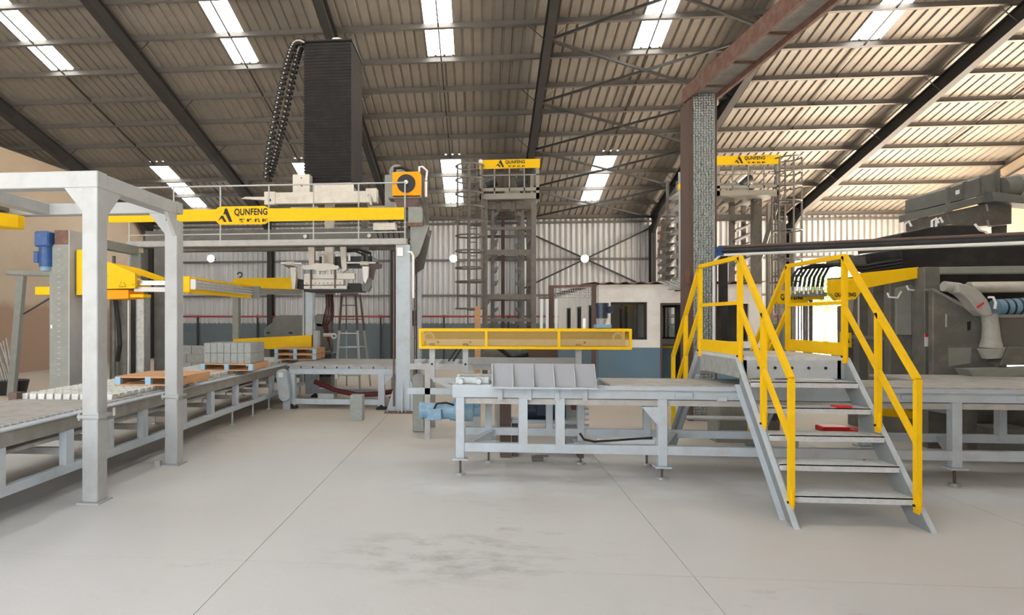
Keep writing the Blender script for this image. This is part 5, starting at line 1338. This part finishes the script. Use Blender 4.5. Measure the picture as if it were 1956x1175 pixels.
for px in (1728, 1780, 1788):
    c = at(px, 440 - (px - 1728) * .12, YM + .5); MB().tube([c, c + Vector((0, 0, .08)), c + Vector((.05, 0, .11)), c + Vector((.08, 0, .05))], .014, 6).build('lifting_hook', 'white', t)
MB().tube([at(1862, 428, YM + .28), at(1872, 440, YM + .25), at(1884, 443, YM + .25), at(1890, 452, YM + .18), at(1910, 450, YM + .18)], .014, 6).build('white_cable', 'white', t)
# out-feed table joining the conveyor
MB().box(4.55, 8.2, 6.72, 7.5, .88, .905).build('out_feed_plate', 'deck_plate', t)
K([(1850, 706), (2100, 698), (2100, 712), (1860, 722)], 7.3, .2, 'out_feed_edge', 'machine_grey')
for x in (5.4, 6.6, 7.9): MB().box(x, x + .1, 7.2, 7.3, 0, .88).build('table_leg', 'dark_machine', t)
MB().box(5.4, 8.2, 7.9, 9.4, .0, .55).build('base_frame', 'dark_machine', t, bevel=.01)
K([(1665, 772), (1690, 770), (1745, 786), (1745, 800), (1665, 793)], 6.9, .15, 'yellow_lever', 'yellow', .004)
MB().bar((4.6, 7.0, .62), (5.2, 7.1, .52), .05, .05).build('lower_bar', 'conveyor_paint', t)

# ---- weighing hopper above it
t = thing('feed_hopper_bin', 'tall grey ribbed steel hopper standing above the black hood', 'hopper', at(1860, 430, 9.4))
YHp = 9.4
K2 = lambda pts, Y, dy, name, m_, bev=0: MB().pp(pts, Y, dy).build(name, m_, t, bevel=bev)
K2([(1812, 360), (1909, 326), (1909, 366), (1810, 388)], YHp, .9, 'bin_upper', 'hopper_grey', .006)
K2([(1808, 390), (1894, 370), (1894, 383), (1808, 405)], YHp - .05, 1.0, 'bin_collar', 'hopper_grey', .006)
K2([(1808, 406), (1900, 385), (1933, 390), (1933, 428), (1872, 432), (1815, 428)], YHp, .9, 'bin_lower', 'dark_machine', .006)
for x0, y0, x1, y1 in ((1842, 347, 1848, 384), (1876, 336, 1882, 376), (1905, 326, 1911, 368), (1810, 358, 1816, 390)):
    K2([(x0, y0), (x1, y0 - 2), (x1, y1), (x0, y1 + 1)], YHp - .03, .04, 'rib', 'dark_machine')
K2([(1826, 364), (1833, 362), (1833, 370), (1826, 372)], YHp - .01, .01, 'label_plate', 'white')
K2([(1896, 366), (1960, 374), (2060, 380), (2060, 398), (1900, 384)], YHp - .2, .3, 'support_beam', 'hopper_grey', .006)
MB().cyl(at(1910, 362, YHp), at(2060, 345, YHp), .17, 20).build('screw_conveyor', 'hopper_grey', t, smooth=True)
MB().cyl(at(1938, 358, YHp), at(1942, 358, YHp), .19, 20).build('pipe_flange', 'frame_paint', t)
K2([(1912, 345), (1940, 338), (2060, 300), (2060, 312), (1940, 346)], YHp + .5, .2, 'top_cover', 'hopper_grey')
for px, py in ((1884, 390), (1886, 420)): K2([(px, py), (px + 2, py), (px + 5, py + 13), (px + 3, py + 13)], YHp - .02, .02, 'edge_strip', 'frame_paint')
for px in (1835, 1915): 
    a = at(px, 428, YHp + .2); MB().box(a.x - .06, a.x + .06, YHp + .2, YHp + .32, 1.0, a.z).build('support_leg', 'dark_machine', t)
    MB().box(a.x - .06, a.x + .06, YHp + .2, YHp + .32, 0, 1.0).build('support_foot', 'dark_machine', t)

# ---- things on the floor beyond the stair
def floor_item(px, py, sx, sy, sz, name, m_, label, cat, bev=.01):
    c = at(px, py, 1.0); k = EYE / (EYE - c.z); x, y = c.x * k, c.y * k
    o = MB().box(-sx/2, sx/2, -sy/2, sy/2, 0, sz).build(name, m_, None, bevel=bev); o.location = (x, y, 0); tag(o, label, cat); return o
floor_item(1590, 823, .35, .22, .07, 'tool_tray', 'red', 'red tool tray on the floor beyond the stair, nearer the column', 'tray')
floor_item(1640, 826, .22, .2, .05, 'parts_tray', 'red', 'smaller red tray on the floor beyond the stair', 'tray')
floor_item(1910, 862, .45, .3, .30, 'machine_block', 'machine_grey', 'grey steel block on the floor under the out-feed table', 'block')
t = thing('gear_drive', 'grey gearbox with navy motor under the platform of the crossover stair', 'gearbox', (3.3, 8.1, 0))
MB().box(2.95, 3.45, 7.85, 8.35, .0, .06).build('base_plate', 'machine_grey', t)
MB().box(3.0, 3.40, 7.9, 8.3, .06, .52).build('housing', 'machine_grey', t, bevel=.02)
MB().cyl((3.40, 8.1, .35), (3.75, 8.1, .35), .12, 16).build('motor', 'motor_navy', t, smooth=True)
for x in (3.03, 3.18, 3.33): MB().box(x, x + .02, 7.89, 7.9, .06, .5).build('rib', 'machine_grey', t)
t = thing('pump_skid', 'blue pump with a yellow valve on a low dark bed behind the far stair', 'pump', (3.7, 8.75, 0))
MB().box(3.45, 4.05, 8.55, 8.95, 0, .42).build('bed', 'dark_machine', t, bevel=.01)
MB().cyl((3.46, 8.75, .55), (3.80, 8.75, .55), .11, 16).build('pump', 'motor_blue', t, smooth=True)
MB().cyl((3.80, 8.75, .55), (3.86, 8.75, .55), .13, 16).build('pump_flange', 'motor_blue', t)
MB().box(3.88, 4.02, 8.66, 8.84, .42, .66).build('valve', 'yellow', t, bevel=.01)
